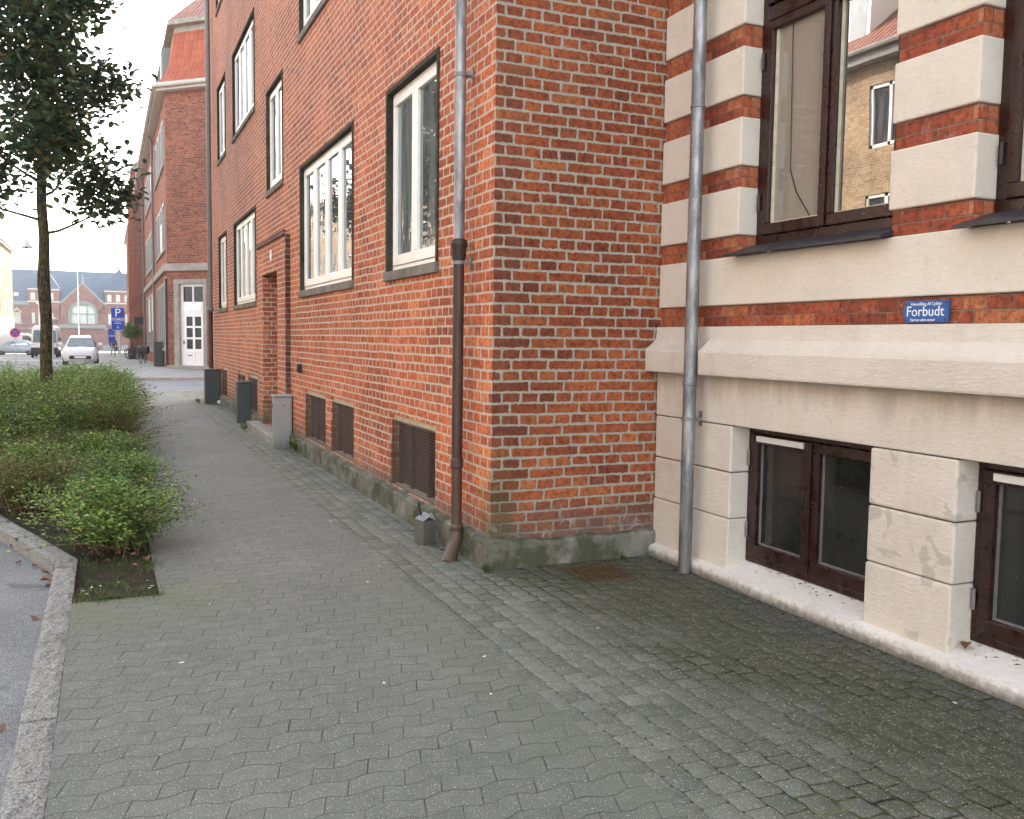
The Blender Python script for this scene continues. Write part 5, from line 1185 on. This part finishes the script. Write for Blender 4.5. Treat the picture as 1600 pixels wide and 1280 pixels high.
for sx in (-1, 1):
    tr.quad((cxg+sx*4.2,ya-.15,W(6.9)),(cxg,ya-.15,W(11.15)),(cxg,ya-.15,W(10.7)),(cxg+sx*3.75,ya-.15,W(6.9)))
    tr.quad((cxg+sx*4.2,ya-.15,W(6.9)),(cxg,ya-.15,W(11.15)),(cxg,2.4,W(11.15)),(cxg+sx*4.2,2.4,W(6.9)))
tr.box(cxg-4.2,cxg+4.0,ya-.5,ya,W(2.3),W(3.0)); tr.tube([(cxg,ya,W(11)),(cxg,ya,W(12.0)),(cxg,ya,W(12.7))], [.22,.14,.03], 8); tr.lathe([(.05,0),(.3,.3),(.05,.6)], (cxg,ya,W(11.4)), 8)
tr.build('stone_trim', 'copper', go)
rf = MB()
for sx in (-1, 1): rf.quad((cxg+sx*4.1,ya,W(6.95)),(cxg,ya,W(11.05)),(cxg,5.5,W(11.05)),(cxg+sx*4.1,0,W(6.95)))
rf.build('gable_roof', 'slate_roof', ST)
for x0, x1 in ((-15.5,-10.3), (-2.35,2.9)):
    tb = MB(); tb.box(x0, x1, -.45, 4.5, 0, W(9.55)); to = tb.build('turret', sb, ST)
    rr = MB(); m_ = (x0+x1)/2; ap = (m_, 2, W(14.2))
    cs = [(x0-.25,-.7,W(9.65)),(x1+.25,-.7,W(9.65)),(x1+.25,4.8,W(9.65)),(x0-.25,4.8,W(9.65))]
    for i in range(4): rr.poly([cs[i], cs[(i+1)%4], ap])
    rr.tube([(m_,2,W(14)),(m_,2,W(15)),(m_,2,W(16.2))], [.25,.12,.03], 6); rr.build('turret_roof', 'slate_roof', to)
    tt = MB(); tt.box(x0-.15,x1+.15,-.62,-.45,W(9.4),W(9.7)); tt.box(x0-.1,x1+.1,-.6,-.45,W(7.1),W(7.35)); tt.box(x0-.1,x1+.1,-.55,-.45,W(2.1),W(2.25))
    for k in range(3): xx = x0+.5+k*1.55; tt.box(xx-.1,xx,-.5,-.45,W(7.5),W(8.7)); tt.box(xx+.55,xx+.65,-.5,-.45,W(7.5),W(8.7)); tt.box(xx-.1,xx+.65,-.5,-.45,W(8.7),W(8.85))
    tt.build('turret_trim', 'sandstone', to)
    tg = MB()
    for k in range(3): xx = x0+.5+k*1.55; tg.box(xx,xx+.55,-.48,-.44,W(7.5),W(8.7)); tg.box(xx+.02,xx+.52,-.48,-.44,W(3.12),W(5.1)) 
    tg.build('turret_window', 'glass_station', to)
hd = MB(); hd.box(-11.3,-4.7,-4.2,-4.0,0,1.1); hd.box(-2.9,1.6,-4.2,-4.0,0,1.1); hd.build('green_hoarding', 'copper', ST)
dm = MB(); dm.box(-18.0,-17.2,.6,2,W(8.2),W(8.9)); dm.build('roof_dormer', 'sandstone', ST)

# ================================================================ STREET FURNITURE AND VEHICLES
def sign_post(label, loc, h, plates, polemat='pale_pole', r=.03, name='parking_sign', cat='road sign'):
    t = thing(name, label, cat, loc); p = MB(); p.tube([(0,0,-.1),(0,0,h)], r, 8); p.build('pole', polemat, t, smooth=True)
    for (z0, z1, w_, mat) in plates:
        b = MB(); b.box(-w_/2, w_/2, -.06, -.04, z0, z1); b.build('plate', mat, t, bevel=.004)
        e = MB()
        for (a, b_, c, d) in ((-w_/2+.01,w_/2-.01,z1-.03,z1-.015),(-w_/2+.01,w_/2-.01,z0+.015,z0+.03)): e.box(a,b_,-.063,-.06,c,d)
        e.build('border', 'white_letter', t)
    return t
psg = sign_post('blue parking sign with a white P above a second blue plate on one pole', (-1.55, 49.5, gz(49.5)), 3.05, [(2.38,3.0,.64,'p_blue'), (1.72,2.32,.64,'p_blue')])
text_mesh('P', .62, 'letter', 'white_letter', psg, Matrix.Translation((0,-.064,2.68)) @ Matrix.Rotation(PI/2, 4, 'X'), .002)
mb = MB()
for z_, w_ in ((2.2,.3),(2.12,.36),(1.98,.1),(1.88,.14)): mb.box(-w_/2, w_/2, -.063, -.0605, z_-.012, z_+.012)
mb.build('small_print', 'white_letter', psg)
sign_post('pair of small blue signs on a thin grey pole farther down the footway', (-1.75, 78, gz(78)), 3.6, [(1.75,2.35,.5,'p_blue'), (1.1,1.7,.5,'p_blue')], name='direction_sign')
ns = thing('no_stopping_sign', 'round blue and red no stopping sign on a thin pole near the left edge', 'road sign', (-6.55, 50, gz(50)))
p = MB(); p.tube([(0,0,-.1),(0,0,1.75)], .03, 8); p.build('pole', 'pale_pole', ns)
d = MB(); d.tube([(0,-.03,1.55),(0,-.05,1.55)], .26, 24); d.build('disc', 'p_blue', ns)
d = MB()
for i in range(24):
    a0, a1 = 2*PI*i/24, 2*PI*(i+1)/24; d.quad(*[(rr_*math.cos(a), -.053, 1.55+rr_*math.sin(a)) for rr_, a in ((.19,a0),(.26,a0),(.26,a1),(.19,a1))])
for a in (PI/4, -PI/4): c_, s_ = math.cos(a), math.sin(a); d.quad(*[(x_*c_-z_*s_, -.0535, 1.55+x_*s_+z_*c_) for x_, z_ in ((-.2,-.03),(.2,-.03),(.2,.03),(-.2,.03))])
d.build('red_ring', 'sign_red', ns)
def lamp_post(label, loc, h, r=.07):
    t = thing('lamp_post', label, 'lamp post', loc); p = MB(); p.tube([(0,0,-.2),(0,0,h)], [r*1.2, r*.7], 8); p.build('pole', 'pale_pole', t, smooth=True)
    p = MB(); p.lathe([(.05,-.3),(.34,-.18),(.38,0),(.2,.1),(.0,.12)], (0,0,h+.2), 12); p.build('lamp_head', 'pale_pole', t, smooth=True); return t
lamp_post('pale lamp post standing left of the tree trunk in front of the station', (-9.85, 125, gz(125)), 6.1, .13); lamp_post('pale lamp post just right of the tree trunk', (-5.75, 70, gz(70)), 2.6, .06)
lamp_post('slim pale lamp post behind the blue parking sign', (-1.35, 60, gz(60)), 2.9, .05)
FP = thing('flagpole', 'tall white flagpole in front of the station gable', 'flagpole', (-6.7, 176, gz(176))); p = MB(); p.tube([(0,0,0),(0,0,14.2)], [.10,.05], 8); p.build('pole', 'white_gloss', FP, smooth=True); p = MB(); p.lathe([(.02,-.12),(.13,0),(.02,.12)], (0,0,14.3), 8); p.build('knob', 'white_gloss', FP)
M['pale_shade'] = plain('pale_lamp_shade', (0.55,0.55,0.53), .5)
HL = thing('hanging_lamp', 'white cone street lamp hanging from wires over the road', 'street lamp', (-5.75, 48, 5.7)); p = MB(); p.lathe([(.26,-.05),(.27,0),(.20,.10),(.09,.2),(.05,.42),(.0,.44)], n=18); p.build('shade', 'pale_shade', HL, smooth=True)
p = MB(); p.tube([(5.95,0,1.1),(2.9,0,.62),(0,0,.45),(-4.2,0,.62),(-8.2,0,1.1)], .010, 4); p.build('wire', 'zinc_plain', HL)

def loft(mb, secs, mi=0, closed=False):
    n = len(secs[0]); k = len(mb.v)
    for s in secs: mb.v += [tuple(p) for p in s]
    for i in range(len(secs)-1):
        for j in range(n if closed else n-1):
            a = k+i*n+j; b = k+i*n+(j+1)%n; mb.f.append((a, b, b+n, a+n)); mb.m.append(mi)
def wheel(t, x, y, r, w_=.18):
    m = MB(); m.tube([(x-w_/2,y,r),(x+w_/2,y,r)], r, 20); wo = m.build('wheel', 'rubber', t); m = MB(); m.tube([(x-w_/2-.012,y,r),(x+w_/2+.012,y,r)], r*.62, 14); m.build('rim', 'zinc_plain', wo)
def car(name, label, loc, rz, paint, W_, L_, H_, hood=.62, bl=.86, van=False, plate=True):
    """front faces -Y; sections along Y of a rounded body"""
    t = thing(name, label, 'van' if van else 'car', loc, rz); hw = W_/2; cl = .17
    hood_z = H_*(hood); 
    if van: st = [(0,.50,.82,.72),(.10,.30,1.0,.98),(.55,.28,1.18,1.0),(1.15,.28,H_*.93,1.0),(1.5,.28,H_,1.0),(L_-.3,.28,H_,1.0),(L_,.35,H_*.95,.95)]
    else: st = [(0,.30,.58,.66),(.12,.20,.74,.88),(.45,.18,.86,.98),(.95,.18,hood_z,1.0),(1.55,.18,hood_z+.03,1.0),(L_-.5,.18,hood_z+.06,1.0),(L_-.1,.22,hood_z,.95),(L_,.32,hood_z-.15,.86)]
    b = MB(); secs = []
    for (y, zl, zh, k) in st:
        h = zh; w2 = hw*k; secs.append([(-w2*.94,y,zl),(-w2,y,zl+(h-zl)*.35),(-w2,y,zl+(h-zl)*.72),(-w2*.93,y,zl+(h-zl)*.93),(-w2*.75,y,h),(0,y,h+.03),(w2*.75,y,h),(w2*.93,y,zl+(h-zl)*.93),(w2,y,zl+(h-zl)*.72),(w2,y,zl+(h-zl)*.35),(w2*.94,y,zl)])
    loft(b, secs, closed=True); b.poly(secs[0]); b.poly(secs[-1][::-1])
    bo = b.build('body', paint, t, smooth=True)
    if not van:
        c = MB(); gh = [(.85,hood_z-.02,.80),(1.55,H_-.08,.66),(2.1,H_,.64),(L_-1.0,H_-.03,.62),(L_-.25,hood_z+.1,.76)]; ss = []
        for (y, z, k) in gh: w2 = hw*k; ss.append([(-hw*.93,y,hood_z-.05),(-w2,y,z-.06),(-w2*.85,y,z),(w2*.85,y,z),(w2,y,z-.06),(hw*.93,y,hood_z-.05)])
        loft(c, ss); c.build('cabin', paint, t, smooth=False, bevel=.02)
        g = MB(); y0, y1 = .90, 1.50; z0, z1 = hood_z+.03, H_-.10; wl, wh = hw*.76, hw*.60
        nrm = .03
        g.quad((-wl,y0-nrm,z0),(wl,y0-nrm,z0),(wh,y1-nrm,z1),(-wh,y1-nrm,z1)); g.build('windscreen', 'glass_car', t)
        g = MB()
        for s_ in (-1, 1): g.quad((s_*hw*.90,1.35,hood_z+.05),(s_*hw*.66,1.75,H_-.12),(s_*hw*.65,L_-1.1,H_-.14),(s_*hw*.90,L_-.8,hood_z+.08))
        g.build('side_window', 'glass_car', t)
    else:
        g = MB(); g.quad((-hw*.86,.50,1.22),(hw*.86,.50,1.22),(hw*.80,.99,H_*.86),(-hw*.80,.99,H_*.86)); g.build('windscreen', 'glass_car', t)
        g = MB()
        for s_ in (-1, 1): g.quad((s_*hw*1.005,1.0,1.3),(s_*hw*1.005,1.9,1.3),(s_*hw*1.005,1.9,1.95),(s_*hw*1.005,1.3,1.95))
        g.build('side_window', 'glass_car', t)
        g = MB(); g.box(-hw*.97, hw*.97, -.06, .2, .28, .82); g.build('bumper', 'black', t, bevel=.04)
    for s_ in (-1, 1):
        hl = MB(); z_ = .66 if not van else .98; k_ = .1 if not van else .02
        hl.quad((s_*hw*.48,k_-.02,z_-.07),(s_*hw*.86,k_+.12,z_-.02),(s_*hw*.88,k_+.24,z_+.12),(s_*hw*.50,k_+.10,z_+.06)); hl.build('headlight', 'headlight', t)
        mr_ = MB(); mz = hood_z+.1 if not van else 1.45; mr_.box(s_*(hw+.1)-.10, s_*(hw+.1)+.10, .95, 1.08, mz-.03, mz+.12); mr_.build('mirror', paint if not van else 'black', t, bevel=.03)
        wheel(t, s_*(hw-.10), .78, .30); wheel(t, s_*(hw-.10), L_-.75, .30)
    if not van:
        g = MB(); g.box(-hw*.62, hw*.62, -.03, .1, .30, .50); g.build('grille', 'black', t, bevel=.06)
    if plate:
        g = MB(); g.box(-.26, .26, -.08, -.05, .36, .46); g.build('number_plate', 'white_letter', t)
    return t
car('parked_car', 'small white car facing the viewer, parked at the end of the shrub bed', (-3.35, 45.6, gz(46)-.09), 0, 'car_white', 1.66, 3.5, 1.47)
car('parked_van', 'white delivery van with high roof facing the viewer, left of the small white car', (-6.65, 76, gz(78)-.09), 0, 'car_white', 1.95, 5.6, 2.55, van=True)
car('parked_car', 'pale blue car seen side-on near the left edge behind the round sign', (-12.5, 99, gz(100)-.09), rad(-90), 'car_pale', 1.7, 4.0, 1.5)
car('parked_van', 'white van seen side-on between the pale blue car and the delivery van', (-8.2, 103, gz(104)-.09), rad(90), 'car_white', 1.9, 4.9, 2.2, van=True)
# ---- bicycles
def bicycle_proto(label, loc, rz):
    t = thing('bicycle', label, 'bicycle', loc, rz)
    for y in (-.52, .52):
        w_ = MB(); w_.tube([(0, y+.33*math.cos(a), .34+.33*math.sin(a)) for a in np.linspace(0, 2*PI, 25)], .018, 6, cap=False)
        wo = w_.build('wheel', 'rubber', t)
        s_ = MB()
        for a in np.linspace(0, 2*PI, 13)[:-1]: s_.tube([(0,y,.34),(0,y+.32*math.cos(a),.34+.32*math.sin(a))], .002, 3)
        s_.tube([(-.04,y,.34),(.04,y,.34)], .025, 8); s_.build('spokes', 'zinc_plain', wo)
    f = MB()
    for a, b in (((0,-.52,.34),(0,-.36,.86)), ((0,-.38,.80),(0,.05,.30)), ((0,-.37,.84),(0,.12,.72)), ((0,.05,.30),(0,.16,.86)), ((0,.05,.30),(0,.52,.34)), ((0,.12,.74),(0,.52,.34))): f.tube([a, b], .017, 6)
    f.build('frame', 'dark_metal', t)
    h = MB(); h.tube([(0,-.36,.86),(0,-.33,1.0)], .015, 6); h.tube([(-.30,-.15,1.0),(-.26,-.30,1.04),(0,-.34,1.02),(.26,-.30,1.04),(.30,-.15,1.0)], .013, 6); h.build('handlebar', 'dark_metal', t)
    s_ = MB(); s_.box(-.08,.08,.06,.32,.86,.92); s_.build('saddle', 'black', t, bevel=.03)
    c = MB(); c.tube([(-.05,.05,.3),(.05,.05,.3)], .02, 6); c.box(.03,.05,.03,.07,.14,.3); c.box(-.05,-.03,.03,.07,.3,.46); c.build('crank', 'dark_metal', t)
    m = MB()
    for y in (-.52,.52): m.tube([(0, y+.37*math.cos(a), .34+.37*math.sin(a)) for a in np.linspace(.15, PI-.1, 9)], .022, 5)
    m.build('mudguard', 'black', t); return t
bk = bicycle_proto('bicycle with black panniers leaning at the corner house front', (-.42, 45.8, gz(46)), rad(-14))
pn = thing('pannier_bag', 'pair of bulky black bags on the nearest bicycle', 'bag', (-.42, 45.6, gz(46)+.62)); m = MB(); m.box(-.30,-.06,-.2,.25,-.12,.28); m.box(.06,.30,-.2,.25,-.1,.28); m.box(-.2,.2,-.75,-.4,-.05,.25); m.build('bag', 'black', pn, bevel=.05)
for i, (x, y, a) in enumerate(((-.55,60,20),(-.5,62.2,-35),(-.6,65,10),(-.5,67,35))):
    c = copy_tree(bk); c.location = (x, y, gz(y)); c.rotation_euler = (0, rad(4), rad(a)); tag(c, 'dark bicycle in the cluster parked beneath the wall greenery', 'bicycle', 'bicycles parked under the greenery')
bin_ = thing('waste_cabinet', 'dark narrow cabinet standing against the corner house beside its downpipe', 'utility cabinet', (-.02, 38.6, gz(38.6))); m = MB(); m.box(-.2,.2,-.25,.25,0,1.05); m.build('body', 'cab_dark', bin_, bevel=.02); m = MB(); m.box(-.22,.22,-.27,.27,1.05,1.1); m.build('lid', 'cab_dark', bin_, bevel=.01)
# bay tree in tub and climbing greenery by the wall
pt = thing('tub_tree', 'round dark green tree in a pot against the house front', 'tree', (-.55, 63.5, gz(63.5))); m = MB(); m.lathe([(.2,0),(.28,.4),(.25,.42)], n=12); m.build('pot', 'black', pt); m = MB(); m.tube([(0,0,.3),(.02,0,1.3)], .04, 6); m.build('trunk', 'bark', pt)
m = MB(); r = random.Random(3)
for _ in range(1500):
    v = Vector((r.gauss(0,1), r.gauss(0,1), r.gauss(0,1))).normalized()*(r.random()**.4); p = Vector((v.x*.75, v.y*.9, 1.95+v.z*.62)); leaf_faces(m, p, Vector((r.uniform(-1,1),r.uniform(-1,1),r.uniform(-1,1))).normalized(), Vector((0,0,1)), .13, .08)
m.build('crown', 'shrub_leaf', pt, autouv=False)
hb_ = thing('wall_lantern', 'black lantern jutting from the house front above the tub tree', 'lantern', (-.1, 60.3, 2.0)); m = MB(); m.box(-.35,.25,-.3,.3,0,.5); m.tube([(.3,0,.5),(-.1,0,.75),(-.1,0,.5)], .03, 6); m.build('body', 'black', hb_, bevel=.12)
aw = thing('shop_awning', 'small faded red awning over a shop front far down the row', 'awning', (.2, 75, 0)); m = MB(); m.quad((0,-1.8,2.2),(0,1.8,2.2),(-1.3,1.8,1.55),(-1.3,-1.8,1.55)); m.poly([(0,-1.8,2.2),(-1.3,-1.8,1.55),(0,-1.8,1.55)]); o = m.build('canvas', 'awning', aw); sm = o.modifiers.new('s','SOLIDIFY'); sm.thickness = .03

# ---- pedestrian
def skin_mesh(name, verts, edges, radii, mat, parent, sub=2):
    me = bpy.data.meshes.new(name); me.from_pydata(verts, edges, []); o = bpy.data.objects.new(name, me); COL.objects.link(o)
    m = o.modifiers.new('skin', 'SKIN'); 
    for v, r_ in zip(me.skin_vertices[0].data, radii): v.radius = r_ if isinstance(r_, tuple) else (r_, r_)
    me.skin_vertices[0].data[0].use_root = True
    s_ = o.modifiers.new('sub', 'SUBSURF'); s_.levels = sub; s_.render_levels = sub
    dg = bpy.context.evaluated_depsgraph_get(); dg.update(); nm = bpy.data.meshes.new_from_object(o.evaluated_get(dg)); bpy.data.objects.remove(o)
    nm.materials.clear(); nm.materials.append(M[mat]); nm.polygons.foreach_set('use_smooth', [True]*len(nm.polygons)); n = bpy.data.objects.new(name, nm); COL.objects.link(n); n.parent = parent; return n
PE = thing('person', 'person in black jacket and pale trousers walking along the far footway', 'person', (-1.62, 84, gz(84)), rad(10)); PE.scale = (.97,)*3
bv = [(0,0,.95),(0,0,1.15),(0,0,1.38),(0,0,1.5),(0,-.01,1.62),(0,-.01,1.70),(-.18,0,1.40),(-.24,.05,1.12),(-.24,-.05,.86),(.18,0,1.40),(.25,-.05,1.13),(.25,-.16,.90),(-.1,0,.9),(-.11,.12,.5),(-.11,.26,.10),(-.11,.18,.04),(.1,0,.9),(.11,-.16,.5),(.11,-.2,.09),(.11,-.32,.04)]
be = [(0,1),(1,2),(2,3),(3,4),(4,5),(2,6),(6,7),(7,8),(2,9),(9,10),(10,11),(0,12),(12,13),(13,14),(14,15),(0,16),(16,17),(17,18),(18,19)]
br = [.13,.13,(.15,.11),.06,.095,.085,.07,.05,.04,.07,.05,.04,.10,.07,.045,.04,.10,.07,.045,.04]
skin_mesh('body', bv, be, br, 'trousers', PE)
jv = [(0,0,.92),(0,0,1.15),(0,0,1.38),(0,0,1.47),(-.19,0,1.40),(-.25,.05,1.12),(-.25,-.04,.9),(.19,0,1.40),(.26,-.05,1.13),(.26,-.14,.94)]
skin_mesh('jacket', jv, [(0,1),(1,2),(2,3),(2,4),(4,5),(5,6),(2,7),(7,8),(8,9)], [.17,.17,(.19,.15),.09,.09,.068,.055,.09,.068,.055], 'coat', PE)
m = MB(); m.lathe([(.0,-.08),(.09,-.04),(.112,.04),(.09,.11),(.0,.14)], (0,-.01,1.66), 12); m.build('hair', 'bark', PE, smooth=True)
m = MB(); m.box(.2,.42,-.3,-.05,.45,.85); BG = thing('carrier_bag', 'dark bag hanging from the hand of the walking person', 'bag', (-1.62, 84, gz(84))); m.build('bag', 'black', BG, bevel=.04)

# ---------------------------------------------------------------- haze
mh = bpy.data.materials.new('haze_air'); mh.use_nodes = True; nt = mh.node_tree; nt.nodes.clear(); om = nt.nodes.new('ShaderNodeOutputMaterial'); pv = nt.nodes.new('ShaderNodeVolumePrincipled')
pv.inputs['Color'].default_value = (.88,.94,1,1); pv.inputs['Density'].default_value = 0.0007; nt.links.new(pv.outputs[0], om.inputs['Volume'])
mb = MB(); mb.box(-720, 720, -310, 1510, -4.5, 24); hzo = mb.build('haze', mh); tag(hzo, kind='stuff'); tag(hzo, 'thin pale haze in the air over the whole street')
